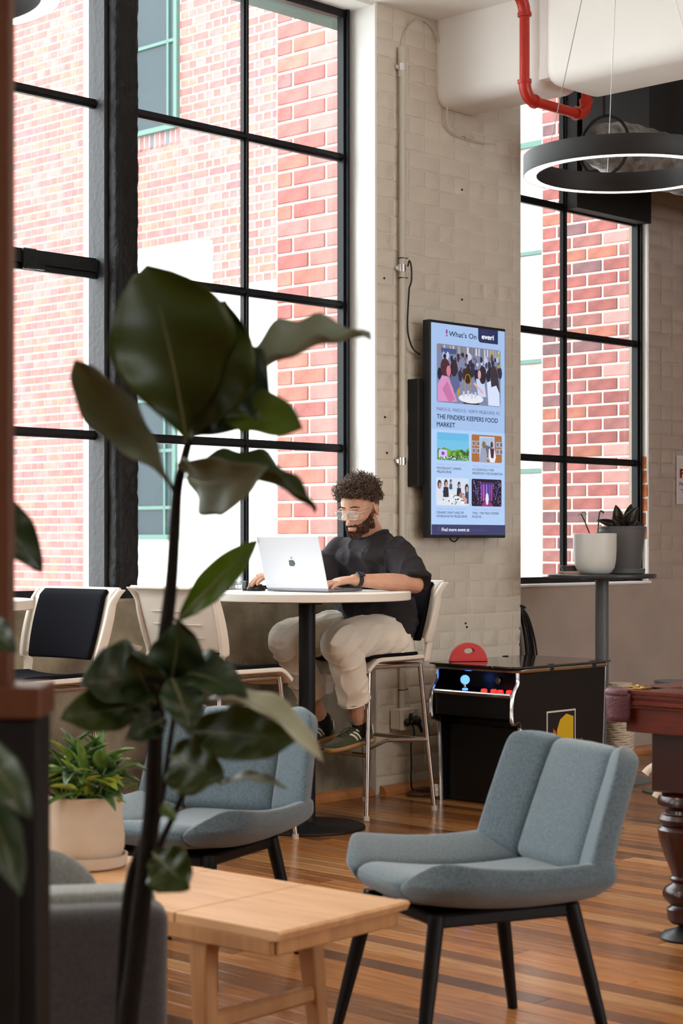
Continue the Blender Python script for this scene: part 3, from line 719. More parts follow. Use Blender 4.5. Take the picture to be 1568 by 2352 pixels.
for a, b_, s_, c in ((.10,.765,1.2,(210,214,226)), (.185,.76,1.1,(40,42,58)), (.36,.765,.9,(36,38,54)), (.465,.78,1.2,(60,62,90)), (.25,.75,.6,(70,80,100))):
    poly(q, [(a-.035*s_,b_+.055*s_),(a-.028*s_,b_+.012*s_),(a+.028*s_,b_+.012*s_),(a+.035*s_,b_+.055*s_)] if a < .45 else [(a-.03,b_+.07),(a-.02,b_+.01),(.49,b_),(.49,b_+.07)], c, Y2-.0003)
    blob(q, a, b_-.004, .022*s_, .018*s_, (52,36,38), Y2-.0004, 10); blob(q, a+.004, b_+.001, .014*s_, .012*s_, (196,150,140), Y2-.0005, 10)
blob(q, .39, .81, .03, .014, (150,120,112), Y2-.0006, 14); poly(q, [(.40,.80),(.47,.83),(.46,.855),(.40,.82)], (200,150,140), Y2-.0006)
q.build('workshop_picture', None, tv)
q = MB(); rr(q, .535, .95, .729, .861, Y1, em((30,20,44)), .009)
poly(q, [(.64,.745),(.84,.745),(.82,.81),(.66,.81)], (84,50,120), Y2)
for a, c in ((.66,(150,70,170)),(.69,(190,90,190)),(.73,(130,120,210)),(.77,(90,80,180)),(.80,(170,60,140))): poly(q, [(a,.755),(a+.016,.755),(a+.02,.835),(a,.835)], c, Y2-.0001)
blob(q, .745, .825, .022, .03, (220,220,240), Y2-.0003, 10); poly(q, [(.69,.84),(.80,.84),(.83,.86),(.67,.86)], (150,50,110), Y2-.0002)
poly(q, [(.56,.74),(.57,.74),(.63,.83),(.62,.83)], (92,84,160), Y2-.0001); poly(q, [(.92,.74),(.93,.74),(.86,.83),(.85,.83)], (92,84,160), Y2-.0001)
for k in range(60): blob(q, rp.choice([.56,.59,.62,.65,.84,.87,.90,.93])+rp.uniform(-.004,.004), .735+.12*rp.random(), .004, .0022, (190,170,210), Y2-.0003, 5)
q.build('stage_picture', None, tv)

# ================================================================ POSTER IN A SLEEVE
po = thing('notice_sleeve', W(2.98, .118, 1.62) - U*0, WROT, 'clear sleeve with a printed notice and red letter on the far wall', 'notice')
po.location = W(2.94, -.107+.006, 1.655)
q = MB(); q.box((0,0,0), (.235,.004,.30), bev=.0015); q.build('notice_sheet', mat('notice_paper', (.62,.56,.55), .4), po)
q = MB(); q.box((0,-.003,.0), (.20,.001,.27)); q.build('printed_panel', mat('notice_panel', (.58,.52,.52), .4), po)
mr_ = mat('notice_red', (.45,.02,.03), .5); mi_ = mat('notice_ink', (.06,.03,.05), .5)
textmesh("F", .045, .055, mr_, po, -.085, .01, -.0045, bold=.06); textmesh("Fitness P", .16, .020, mi_, po, -.09, -.035, -.0045, bold=.02); textmesh("F", .05, .02, mi_, po, -.02, .06, -.0045)
for k in range(4): q = MB(); q.box((-.0+.01*k, -.0042, -.062-k*.014), (.16-.02*k, .0008, .004)); q.build('printed_line', mi_, po)
q = MB(); q.box((0,-.0042,-.125), (.05,.0008,.012)); q.build('printed_line', mr_, po)
# ================================================================ TALL ROUND TABLE WITH PLANTS
M_gtop = mat('charcoal_laminate', (.035,.036,.038), .38)
M_gpole = mat('grey_powder_coat', (.10,.105,.11), .42)
tx, ty = 1.388, 9.75
tt = thing('high_table', (tx, ty, 0), 0, 'tall charcoal round table on one grey pole below the far window', 'table')
q = MB(); q.lathe([(.0,1.078),(.278,1.078),(.287,1.082),(.289,1.09),(.288,1.097),(.284,1.10),(0,1.10)], 64, capb=False, capt=False); q.build('tabletop', M_gtop, tt, smooth=True)
q = MB(); q.lathe([(.036,.02),(.036,1.078)], 28); q.lathe([(.11,1.070),(.11,1.078)], 28); q.build('pole', M_gpole, tt, smooth=True)
q = MB(); q.lathe([(.27,0),(.27,.008),(.24,.014),(.04,.022)], 48); q.build('base', M_gpole, tt, smooth=True)
M_wpot = mat('white_pot_glaze', (.66,.65,.60), .38); M_gpot = mat('grey_pot_plastic', (.10,.096,.096), .5); M_soil = mat('potting_soil', (.05,.03,.02), .95, bump=1, bscale=80)
M_pleaf = mat('dark_purple_leaf', (.035,.018,.018), .3, col2=(.02,.03,.015), vscale=20); M_gleaf = mat('small_green_leaf', (.07,.14,.04), .35)
def leafpts(base, tip, w, up=(0,0,1), bend=.1, n=9, curl=.2, m=5, ripple=0., seed=0, wide=.45):
    """leaf blade as a curved thin grid from base to tip"""
    base, tip, up = Vector(base), Vector(tip), Vector(up); d = tip-base; L = d.length; dn = d.normalized()
    side = dn.cross(up); side = side.normalized() if side.length > 1e-5 else dn.orthogonal().normalized(); nn = side.cross(dn)
    def fn(a, b_):
        t = b_; x = (a-.5)*2
        wd = w*(math.sin(math.pi*min(1, max(0, t**(math.log(.5)/math.log(wide))))) ** .75) if 0 < t < 1 else 0.0008
        rp_ = ripple*math.sin(t*19+seed+x*2)*abs(x)
        return base+d*t+nn*(bend*L*math.sin(math.pi*t)+curl*wd*x*x*1.0+rp_*w)+side*(x*wd*.5)
    return fn
def leaf(parent, base, tip, w, mt, name='leaf', thick=.0015, vein=None, **k):
    q = MB(); q.grid(leafpts(base, tip, w, **k), 9, 15); o = q.build(name, mt, parent, smooth=2, fixn=False)
    s_ = o.modifiers.new('t', 'SOLIDIFY'); s_.thickness = thick; s_.offset = 0
    return o
def potplant(name, x, y, z, label, prof, pm, soilz, soilr):
    t = thing(name, (x, y, z), 0, label, 'potted plant'); q = MB(); q.lathe(prof, 48, capt=False); q.build('pot', pm, t, smooth=True)
    q = MB(); q.lathe([(soilr, soilz-.01), (soilr, soilz), (soilr*.5, soilz+.006)], 24); q.build('soil', M_soil, t, smooth=True); return t
wp = potplant('potted_seedling', 1.338, 9.66, 1.10, 'white rounded pot with two thin sprouting stems on the tall charcoal table',
    [(.0,0),(.062,0),(.085,.008),(.103,.035),(.111,.075),(.114,.13),(.1145,.213),(.112,.216),(.108,.213),(.107,.18),(.1,.175)], M_wpot, .18, .106)
for pts, lf in (([(-.01,0,.18),(-.03,0,.22),(-.052,.0,.275),(-.072,0,.318)], [((-.072,0,.318),(-.05,.0,.326)),((-.072,0,.318),(-.088,0,.306)),((-.06,0,.31),(-.04,.01,.315))]),
                ([(.012,0,.18),(.018,.005,.24),(.021,0,.30),(.03,0,.335),(.045,0,.322)], [((.03,0,.335),(.048,0,.318)),((.012,0,.20),(.03,-.02,.215)),((.0,0,.19),(.035,-.03,.222))])):
    q = MB(); q.tube(spline(pts, 6), .0035, 6); q.build('stem', M_pleaf, wp, smooth=True)
    for a, c in lf: leaf(wp, a, c, .016, M_gleaf, bend=.2)
leaf(wp, (0,0,.19), (-.03,-.03,.205), .02, M_gleaf); leaf(wp, (0,0,.19), (.06,-.02,.225), .018, M_gleaf)
gp = potplant('potted_dark_plant', 1.505, 9.83, 1.10, 'grey tapered pot of dark purple leaves standing behind the white pot',
    [(0,.012),(.098,.012),(.101,.02),(.129,.245),(.132,.247),(.132,.254),(.124,.254),(.115,.2)], M_gpot, .215, .118)
q = MB(); q.lathe([(0,0),(.112,0),(.124,.004),(.126,.028),(.122,.028),(.118,.008)], 48); q.build('saucer', M_gpot, gp, smooth=True)
for a, c, w_, b_ in (((-.02,0,.23),(-.035,-.02,.37),.065,.1), ((.0,0,.23),(-.135,.0,.288),.045,.12), ((.01,0,.23),(.085,-.03,.36),.075,.15), ((.01,0,.23),(.055,.02,.375),.05,.1), ((.02,0,.235),(.12,-.02,.262),.05,.15), ((.0,0,.23),(-.06,-.04,.30),.05,.2), ((.02,0,.24),(.09,-.06,.272),.045,.2), ((-.02,0,.24),(-.07,-.05,.268),.045,.2)):
    leaf(gp, a, c, w_, M_pleaf, bend=b_, curl=.5, up=(0,-1,.3))
q = MB(); q.tube([(.0,0,.215),(.0,0,.25)], .008, 8); q.build('stem', M_pleaf, gp)
nb_ = thing('notebook', (1.235, 9.68, 1.10), .15, 'tan covered notebook lying at the edge of the tall charcoal table', 'notebook')
q = MB(); q.box((0,0,.008), (.15,.10,.014), bev=.002); q.build('cover', mat('tan_card', (.42,.26,.16), .6), nb_); q = MB(); q.box((.003,0,.008), (.148,.094,.010)); q.build('pages', mat('notebook_pages', (.6,.5,.4), .8), nb_)
gc = thing('glasses_case', (1.222, 9.69, 1.1165), .1, 'small black case with a grey end on top of the tan notebook', 'case')
q = MB(); q.prism([(-.065,.028),(-.045,0),(.02,0),(.02,.030)], 'y', -.03, .03); mod_bevel(q.build('case_body', M_blk, gc), .003)
q = MB(); q.box((.052,0,.014), (.064,.058,.026), bev=.004); q.build('grey_end', mat('grey_plastic', (.25,.26,.28), .4), gc)

# ================================================================ CABLE BUNDLE HANGING AT THE PIER CORNER
cb = thing('cable_bundle', W(1.165, -.05, .90), WROT, 'bundle of looped black cables hanging at the edge of the brick pier', 'cable')
rc_ = random.Random(4)
for k in range(11):
    w_ = .035+.012*k*.7; d_ = rc_.uniform(-.02,.02); zb = -.36-rc_.uniform(0,.10)
    q = MB(); q.tube(spline([(.0,-.02+d_,.02),(w_*.6,-.03+d_,-.04),(w_+.02,-.03+d_,-.20),(w_+.03,-.03+d_,zb+.06),(w_*.6,-.03+d_,zb),(.0,-.03+d_,zb+.08),(-.01,-.03+d_,-.2),(-.005,-.02+d_,-.03)], 6, closed=True), .0055, 6, closed=True)
    q.build('cable_loop', M_rub, cb, smooth=True)
q = MB(); q.tube([(-.03,0,.03),(.0,-.05,.02),(.03,-.05,.01)], .007, 8); q.build('hook', M_blk, cb)

# ================================================================ ARCADE TABLE
M_agloss = mat('arcade_black_laminate', (.006,.006,.007), .28)
M_edge = mat('chrome_edge_trim', (.62,.60,.57), .16, metal=1)
ar = thing('arcade_table', W(.415, .59, 0), WROT, 'low black arcade cabinet with chrome edging and smoked glass top beside the brick pier', 'arcade machine')
# local: x along the wall (player end at -x), y outward (so the camera side is -y); half sizes
HX, HY_ = .345, .262
prof = [(-HX+.035,.0),(-HX+.02,.30),(-HX+.018,.385),(-HX-.035,.42),(-HX-.045,.47),(-HX-.035,.535),(-HX-.02,.555),(-HX+.035,.575),(-HX+.05,.60),(-HX+.05,.655),(HX,.655),(HX-.035,.0)]
outer = [(-HX+.035,.0),(-HX+.018,.385),(-HX-.035,.41),(-HX-.045,.47),(-HX-.035,.545),(-HX-.0,.60),(-HX+.0,.655),(HX,.655),(HX-.035,0)]
for sg in (-1, 1):
    y0 = sg*HY_; q = MB(); q.prism(outer, 'y', min(y0, y0-sg*.02), max(y0, y0-sg*.02)); q.build('side_panel', M_agloss, ar)
    q = MB(); pth = [(p[0], y0-sg*.01, p[1]) for p in outer]
    q.tube(spline(pth[:7], 5), .0105, 8, up=(0,1,0)); q.build('chrome_trim', M_edge, ar, smooth=True)
    q = MB(); q.tube([pth[7], pth[8]], .0105, 8, up=(0,1,0)); q.build('chrome_trim', M_edge, ar, smooth=True)
q = MB(); q.box((.02, 0, .19), (2*HX-.09, 2*HY_-.04, .37)); q.box((.035, 0, .50), (2*HX-.13, 2*HY_-.04, .30)); q.build('cabinet_body', M_agloss, ar)
q = MB(); q.prism([(-HX-.03,.535),(-HX+.10,.56),(-HX+.10,.40),(-HX-.03,.43)], 'y', -HY_+.02, HY_-.02); q.build('control_shelf', M_agloss, ar)
q = MB(); q.box((-HX-.032, 0, .540), (.02, 2*HY_-.04, .022), bev=.006); q.build('chrome_trim', M_edge, ar)
# chrome rail round the top and smoked glass
q = MB(); rc2 = .06; ring = []
for cx, cy, st in ((HX-.0,HY_,0),(-HX,HY_,90),(-HX,-HY_,180),(HX,-HY_,270)):
    for k in range(7): an = R(st+15*k); ring.append((cx-(rc2 if cx > 0 else -rc2)+rc2*math.cos(an)+(.02 if cx > 0 else -.02), cy-(rc2 if cy > 0 else -rc2)+rc2*math.sin(an)+(.012 if cy > 0 else -.012), .660))
q.tube(ring, .012, 8, closed=True, up=(0,0,1)); q.build('chrome_rail', M_edge, ar, smooth=True)
q = MB(); q.prism([(p[0]*.93, p[1]*.93) for p in ring], 'z', .650, .664); q.build('top_frame', M_agloss, ar)
gl_s = mat('smoked_glass', (.03,.028,.028), .05, coat=.3, spec=.9)
q = MB(); q.prism([(p[0]*1.10, p[1]*1.05) for p in ring], 'z', .673, .681); q.build('glass_top', gl_s, ar)
for x, y in ((-.12,-HY_-.014),(.22,-HY_-.014),(-.12,HY_+.014),(.22,HY_+.014)): q = MB(); q.box((x, y, .668), (.035,.022,.035), bev=.004); q.build('glass_clip', M_blk, ar)
# controls
Mblue = mat('blue_lit_ball', (.05,.1,.4), .15, emit=(.10,.28,1.0), estr=2.2); Mredb = mat('red_lit_button', (.3,.01,.01), .3, emit=(1,.04,.03), estr=1.1)
q = MB(); q.tube([(-HX+.005,.075,.552),(-HX+.005,.075,.585)], .009, 10); q.m(Mblue); q.ball((-HX+.005,.075,.602), .023, 18, 12); q.ms = [M_edge, Mblue]; q.mi = [0]*(10+2)+[1]*(len(q.f)-12); q.build('joystick', None, ar, smooth=2)
q = MB(); q.m(Mblue); q.lathe([(.014,.552),(.014,.56)], 16, c=(-HX+.005,.075,0)); q.build('joystick_ring', None, ar)
q = MB(); q.tube([(-HX+.06,-.105,.605),(-HX+.035,-.105,.605)], .017, 16); q.tube([(-HX+.036,-.105,.605),(-HX+.030,-.105,.605)], .011, 16); q.build('coin_button', M_edge, ar, smooth=True)
for k, y in enumerate((-.04,-.09,-.14,-.185)):
    q = MB(); q.lathe([(.016,.0),(.016,.010),(.012,.016)], 16, c=(-HX+.01+.012*(k%2), y, .548)); q.build('button', Mredb, ar, smooth=True)
# printed panel on the side: plain coloured design with a white border
pw = mat('print_white', (.75,.72,.68), .5); pb = mat('print_black', (.01,.01,.01), .4); py_ = mat('print_yellow', (.72,.46,.02), .4); po_ = mat('print_orange', (.62,.13,.02), .4)
ys = -HY_-.001
q = MB(); X0, X1, ZA, ZB = -.135, .095, .20, .455
q.m(pw); q.prism([(X0,ZA),(X1,ZA),(X1,ZB),(X0,ZB)], 'y', ys-.001, ys); q.m(pb); q.prism([(X0+.008,ZA+.008),(X1-.008,ZA+.008),(X1-.008,ZB-.008),(X0+.008,ZB-.008)], 'y', ys-.0018, ys-.0008)
q.m(py_); q.prism([(-.05,.25),(.075,.30),(.075,.42),(.02,.435),(-.03,.41),(-.055,.36)], 'y', ys-.0026, ys-.0016)
q.m(po_); q.prism([(-.09,.28),(-.06,.27),(-.06,.35),(-.085,.37)], 'y', ys-.0026, ys-.0016); q.prism([(.03,.22),(.075,.23),(.075,.285),(.02,.26)], 'y', ys-.0028, ys-.0018)
q.build('printed_panel', None, ar)
q = MB(); q.tube([(.13,-HY_,.30),(.13,-HY_-.012,.30)], .010, 12); q.build('lock', M_edge, ar, smooth=True)
# castor like foot
q = MB(); q.tube([(-HX+.02,HY_+.005,.045),(-HX+.02,HY_+.02,.045)], .03, 18); q.m(M_blk); q.tube([(-HX+.02,HY_+.004,.045),(-HX-.0,HY_+.03,.045)], .010, 10); q.ms = [pw, M_blk]; q.build('side_wheel', pw, ar, smooth=True)
# red half round handle piece on the glass
rh = thing('red_handle', W(.20, .43, .6815), WROT+R(-32), 'red half round plastic piece with a grip hole standing on the arcade top', 'handle')
q = MB(); n = 28; out = [(.094*math.cos(math.pi*k/n), .092*math.sin(math.pi*k/n)) for k in range(n+1)]; inn = [(.026*math.cos(2*math.pi*k/n+math.pi*0), .052+.014*math.sin(2*math.pi*k/n)) for k in range(n)]
bm = bmesh.new()
vo = [bm.verts.new((p[0], 0, p[1])) for p in out]; vi = [bm.verts.new((p[0], 0, p[1])) for p in inn]
eo = [bm.edges.new((vo[k], vo[(k+1)%len(vo)])) for k in range(len(vo))]; ei = [bm.edges.new((vi[k], vi[(k+1)%len(vi)])) for k in range(len(vi))]
bmesh.ops.triangle_fill(bm, edges=eo+ei, use_beauty=True, use_dissolve=True)
me = bpy.data.meshes.new('grip'); bm.to_mesh(me); bm.free(); me.materials.append(mat('red_plastic', (.62,.025,.02), .35))
o = link('grip', me, rh); m = o.modifiers.new('s', 'SOLIDIFY'); m.thickness = .035; m.offset = 0; mod_bevel(o, .005, 3)
q = MB(); q.box((0,0,.006), (.19,.045,.012), bev=.003); q.build('foot_bar', mat('red_plastic'), rh)

# ================================================================ POOL TABLE
M_mah = mat('mahogany', (.12,.017,.007), .26, col2=(.075,.010,.005), vscale=6, stretch=(1,1,6), coat=.3)
M_mahd = mat('mahogany_dark', (.03,.006,.004), .3, coat=.25)
M_felt = mat('green_felt', (.10,.22,.06), .95, sheen=.3); M_brass = mat('brass', (.60,.38,.10), .25, metal=1); M_leath = mat('maroon_leather', (.10,.03,.04), .5, bump=.4, bscale=120)
pc = Vector((.872, 5.845, 0))
pt_ = thing('pool_table', pc, WROT, 'mahogany pool table with green cloth and turned leg at the edge of the room', 'pool table')
# local x = along the wall direction (far right), y = -n. table extends +x and -y
LX, LY = 2.2, 1.25
def pbox(q, x0, x1, y0, y1, z0, z1, bev=.0): q.box(((x0+x1)/2, -(y0+y1)/2, (z0+z1)/2), (x1-x0, y1-y0, z1-z0), bev=bev)
for nm, (x0,x1,y0,y1) in (('rail',(.035,LX,.0,.13)), ('rail',(0,.13,.035,LY)), ('rail',(.045,LX,LY-.13,LY)), ('rail',(LX-.13,LX,.045,LY))):
    q = MB(); pbox(q, x0, x1, y0, y1, .765, .803, .012); q.build('rail', M_mah, pt_)
# stepped mouldings and apron, camera side (-x face) and end
q = MB()
for k, (off, z0, z1) in enumerate(((-.004,.785,.803),(.004,.768,.786),(.002,.752,.769),(.010,.742,.753),(.022,.665,.745))):
    pbox(q, off, .06, .03, LY, z0, z1, .004); pbox(q, .03, LX, off, .06, z0, z1, .004)
q.build('apron', M_mah, pt_)
q = MB(); pbox(q, .10, LX-.1, .10, LY-.1, .70, .765); q.build('slate_bed', M_mahd, pt_)
q = MB(); pbox(q, .13, LX-.13, .13, LY-.13, .765, .778, .002); q.build('cloth', M_felt, pt_)
for (x0,x1,y0,y1) in ((.20,LX-.2,.115,.165),(.115,.165,.20,LY-.2),(.20,LX-.2,LY-.165,LY-.115)):
    q = MB(); pbox(q, x0, x1, y0, y1, .785, .806, .008); q.build('cushion', M_felt, pt_)
# corner pocket in leather with brass plates
q = MB(); q.tube([(.018+.042*math.cos(a), -.018+.042*math.sin(a), .790) for a in [R(35+k*10.5) for k in range(20)]], .015, 10, up=(0,0,1)); q.build('pocket_rim', M_leath, pt_, smooth=True)
q = MB(); q.grid(lambda a, b_: Vector((.018+(.054-.006*b_)*math.cos(R(25+a*222)), -.018+(.054-.006*b_)*math.sin(R(25+a*222)), .79-.092*b_)), 20, 6); o = q.build('pocket_skirt', M_leath, pt_, smooth=2); m = o.modifiers.new('s','SOLIDIFY'); m.thickness = .006
for x, y in ((.085,-.030),(.030,-.085)): q = MB(); q.box((x, y, .806), (.06,.035,.006) , bev=.002); q.ball((x,y,.809), .005, 8, 5, (1,1,.5)); q.build('brass_plate', M_brass, pt_)
for x, y in ((.014, -.42), (.014,-.95), (.42,.0)): q = MB(); q.ball((x, y if y < 0 else -.014, .705), .013, 12, 8, (.7,.7,1)); q.build('apron_bolt', M_mahd, pt_, smooth=2)
LP = [(.062,.035),(.074,.05),(.078,.10),(.064,.112),(.062,.118),(.080,.135),(.092,.155),(.094,.175),(.084,.198),(.060,.215),(.056,.222),(.066,.232),(.068,.242),(.058,.252),
      (.062,.27),(.075,.31),(.092,.36),(.104,.41),(.110,.445),(.112,.465),(.100,.482),(.092,.486),(.106,.500),(.110,.515),(.100,.534),(.082,.540),(.080,.556),(.092,.562),(.112,.580),(.114,.600),(.104,.622),(.08,.634),(.07,.640)]
LP = [(r*.84, z*.655/.64*.68+ .0) for r, z in LP]
for x, y in ((.165,.165),(LX-.165,.165),(.165,LY-.165),(LX-.165,LY-.165)):
    q = MB(); q.lathe([(.0,0),(.085,.0),(.088,.008),(.075,.022),(.035,.034),(.02,.05)], 32, c=(x,-y,0)); q.build('foot', M_blk, pt_, smooth=True)
    q = MB(); q.lathe([(r, z+.028) for r, z in LP], 36, c=(x,-y,0)); q.box((x,-y,.585), (.165,.165,.225), bev=.006); q.box((x,-y,.465), (.12,.12,.03), bev=.006); q.build('leg', M_mahd, pt_, smooth=True)

# ================================================================ BEHIND THE POOL TABLE
vs = thing('rope_post', (1.425, 9.35, 0), 0, 'cream rope wrapped post standing behind the arcade cabinet', 'post')
M_rope = mat('cream_rope', (.56,.47,.37), .9, bump=.8, bscale=70)
q = MB()
for k in range(40):
    z = .05+k*.0122; q.tube([(.064*math.cos(a)*(1+.03*math.sin(a*7+k)), .066*math.sin(a)*(1+.03*math.sin(a*7+k)), z+.003*math.sin(a*5+k*2)) for a in [2*math.pi*j/20 for j in range(20)]], .0075, 6, closed=True, up=(0,0,1))
o = q.build('rope_winding', M_rope, vs, smooth=True); tag(o, kind='stuff')
q = MB(); q.lathe([(.062,0.02),(.062,.55)], 24); q.build('post_core', M_rope, vs, smooth=True)
st = thing('metal_stand', (1.69, 9.3, 0), 0, 'dark round metal stand foot behind the pool table leg', 'stand')
q = MB(); q.lathe([(.16,0),(.16,.008),(.03,.018),(.016,.03),(.016,.55)], 32); q.lathe([(.10,.55),(.10,.565)], 32); q.build('round_foot', M_gpole, st, smooth=True)
sl = thing('bentwood_stand', (1.52, 8.2, 0), 0, 'stand with curved cream pegs showing behind the pool table leg', 'stand')
M_peg = mat('cream_peg', (.70,.62,.52), .4)
q = MB(); q.tube([(0,0,.0),(0,0,.55)], .022, 12); q.lathe([(.05,0),(.05,.015),(.04,.02)], 24); q.build('post', M_peg, sl, smooth=True)
for z, l, az in ((.275,.165,R(185)), (.17,.12,R(190)), (.275,.15,R(20)), (.17,.12,R(60)), (.4,.15,R(120)), (.4,.15,R(300))):
    d = Vector((math.cos(az), math.sin(az), 0))
    q = MB(); q.tube(spline([Vector((0,0,z-.0)), d*(l*.55)+Vector((0,0,z+.0)), d*(l*.85)+Vector((0,0,z-.02)), d*l+Vector((0,0,z-.045))], 6), [.018]*17+[.019,.015], 12); q.build('peg', M_peg, sl, smooth=True)
# ================================================================ BAR TABLE
M_wtop = mat('white_laminate', (.80,.79,.77), .35); M_wedge = mat('white_edge_band', (.70,.64,.57), .45); M_bpole = mat('black_powder_coat', (.007,.007,.008), .5, spec=.25)
bt = thing('bar_table', (-.153, 8.14, 0), 0, 'round white high table on a single black pole where the man works', 'table')
def roundtop(t, r, z, th=.036):
    q = MB(); q.lathe([(0,z-th),(r-.003,z-th),(r,z-th+.003),(r,z-.003),(r-.003,z)], 96, capb=False, capt=False); q.build('edge_band', M_wedge, t, smooth=True)
    q = MB(); q.lathe([(0,z-.004),(r-.003,z-.0005),(0,z)], 96, capb=False, capt=False); q.build('tabletop', M_wtop, t, smooth=True)
roundtop(bt, .462, 1.05)
q = MB(); q.lathe([(.037,.012),(.037,1.008)], 36); q.build('pole', M_bpole, bt, smooth=True)
q = MB(); q.box((0,0,1.006), (.42,.09,.014), rot=(0,0,.12), bev=.002); q.box((0,0,1.006), (.09,.42,.014), rot=(0,0,.12), bev=.002); q.build('support_cross', M_bpole, bt)
q = MB(); q.lathe([(0,0),(.258,0),(.260,.004),(.256,.010),(.06,.014),(.04,.03),(.037,.05)], 72, capb=False, capt=False); q.build('base', M_bpole, bt, smooth=True)
bt2 = thing('bar_table', (-1.45, 7.15, 0), 0, 'white round high table cut off behind the wooden post by the window', 'table')
bt2.location = (-1.515, 6.6, 0)
roundtop(bt2, .40, 1.062)
q = MB(); q.lathe([(.037,.012),(.037,1.008)], 36); q.build('pole', M_bpole, bt2, smooth=True)
q = MB(); q.lathe([(0,0),(.258,0),(.260,.004),(.256,.010),(.06,.014),(.04,.05)], 72, capb=False); q.build('base', M_bpole, bt2, smooth=True)

# ================================================================ WHITE SHELL BAR CHAIRS
M_shell = mat('white_shell_plastic', (.72,.66,.58), .38); M_pad = mat('black_pad_fabric', (.006,.006,.009), .9, spec=.08); M_cleg = mat('chrome_leg', (.55,.50,.46), .2, metal=1); M_foot = mat('clear_foot', (.55,.5,.45), .3)
def bar_chair(x, y, rz, label):
    """local: chair faces +x; seat about .75 high"""
    t = thing('bar_chair', (x, y, 0), rz, label, 'chair', 'white shell bar chairs')
    ZS = .727
    def seat(u, v):          # u across -1..1, v 0 front .. 1 back
        X = .225-.43*v; Yw = .225*(1-.08*v)+.012*math.sin(math.pi*v)
        z = ZS+.014*abs(u)**3-.006*(1-u*u)-(.055*max(0, (.20-v)/.20)**1.7)
        return Vector((X, u*Yw, z))
    q = MB(); q.grid(lambda a, b_: seat(a*2-1, b_), 17, 18); o = q.build('seat_shell', M_shell, t, smooth=2); m = o.modifiers.new('s','SOLIDIFY'); m.thickness = .020; m.offset = 1 if False else -1; mod_bevel(o, .004, 2)
    o.modifiers.new('sub','SUBSURF').render_levels = 1
    q = MB(); q.grid(lambda a, b_: seat((a*2-1)*.86, .10+.82*b_)+Vector((0,0,.004)), 13, 12); o = q.build('seat_pad', M_pad, t, smooth=2); m = o.modifiers.new('s','SOLIDIFY'); m.thickness = .016; m.offset = 1; mod_bevel(o, .006, 2)
    # back: two curved side frames, a ribbed shell with top lip, pad inside
    def back(u, v):          # u -1..1, v 0 bottom..1 top
        X = -.205-.060*v-.02*v*v+.030*(u*u)*(1-.3*v); Yw = (.212+.016*v+.014*math.sin(math.pi*v)); z = ZS+.035+.318*v
        lip = max(0, (v-.93)/.07); return Vector((X-.022*lip, u*Yw, z-.0*lip))
    q = MB(); q.grid(lambda a, b_: back((a*2-1), .17+.83*b_), 17, 18); o = q.build('back_shell', M_shell, t, smooth=2); m = o.modifiers.new('s','SOLIDIFY'); m.thickness = .010; m.offset = 0
    for k in range(3):
        q = MB(); v = .35+.17*k; q.tube([back(-.62+1.24*j/8, v)+Vector((-.011,0,0)) for j in range(9)], .0022, 6); q.build('back_rib', M_shell, t, smooth=True)
    for sg in (-1, 1):
        pts = [Vector((-.185, sg*.214, ZS-.02)), Vector((-.200, sg*.218, ZS+.06))]+[back(sg, v)+Vector((.0, sg*.006, 0)) for v in (.15,.4,.65,.85,1.0)]
        q = MB(); sp = spline(pts, 5); n = len(sp); rs = []
        for i, p in enumerate(sp):
            f_ = i/(n-1); wd = .030+.012*math.sin(math.pi*min(1, f_*1.1)); th = .0095; fl = .020*max(0, (f_-.8)/.2)
            rs.append([p+Vector((-wd*.5, sg*fl-sg*th, 0)), p+Vector((wd*.5, sg*fl*.5-sg*th, 0)), p+Vector((wd*.55, sg*fl*.5+sg*th, 0)), p+Vector((-wd*.55, sg*fl+sg*th, 0))])
        q.rings(rs); mod_bevel(q.build('side_frame', M_shell, t, smooth=2), .005, 3)
        q = MB(); q.ball((-.205, sg*.230, ZS+.095), .004, 8, 6); q.build('screw', M_cleg, t)
    q = MB(); q.tube([back(-1+2*j/12, 1.0)+Vector((-.010,0,.0)) for j in range(13)], .008, 8); q.build('top_lip', M_shell, t, smooth=True)
    q = MB(); q.grid(lambda a, b_: back((a*2-1)*.84, .13+.86*b_)+Vector((.018,0,0)), 13, 12); o = q.build('back_pad', M_pad, t, smooth=2); m = o.modifiers.new('s','SOLIDIFY'); m.thickness = .022; m.offset = 0; mod_bevel(o, .008, 3)
    # legs
    tops = {(1,1):(.175,.185), (1,-1):(.175,-.185), (-1,1):(-.175,.185), (-1,-1):(-.175,-.185)}
    fx, fy = .235, .225
    def lp_(k, z): a = tops[k]; f_ = 1-z/(ZS-.03); return Vector((lerp(a[0], k[0]*fx, f_), lerp(a[1], k[1]*fy, f_), z))
    for k in tops:
        q = MB(); q.tube([lp_(k, .012), lp_(k, ZS-.03)], .0115, 12); lg = q.build('leg', M_cleg, t, smooth=True)
        q = MB(); q.tube([lp_(k, 0), lp_(k, .022)], .0145, 12); q.build('foot_cap', M_foot, lg, smooth=True)
    fz = .295
    q = MB(); q.tube([lp_((1,1), fz), lp_((1,-1), fz)], .0105, 10); q.build('footrest', M_cleg, t, smooth=True)
    for sg in (-1, 1):
        a, c = lp_((1,sg), fz+.03), lp_((-1,sg), fz+.04); mid = a.lerp(c, .42)+Vector((0,-sg*.045,.018))
        q = MB(); q.tube([a, mid, c], .0095, 10); q.build('side_rail', M_cleg, t, smooth=True)
    q = MB(); q.tube([lp_((-1,1), fz+.04), lp_((-1,-1), fz+.04)], .0095, 10); q.build('rear_rail', M_cleg, t, smooth=True)
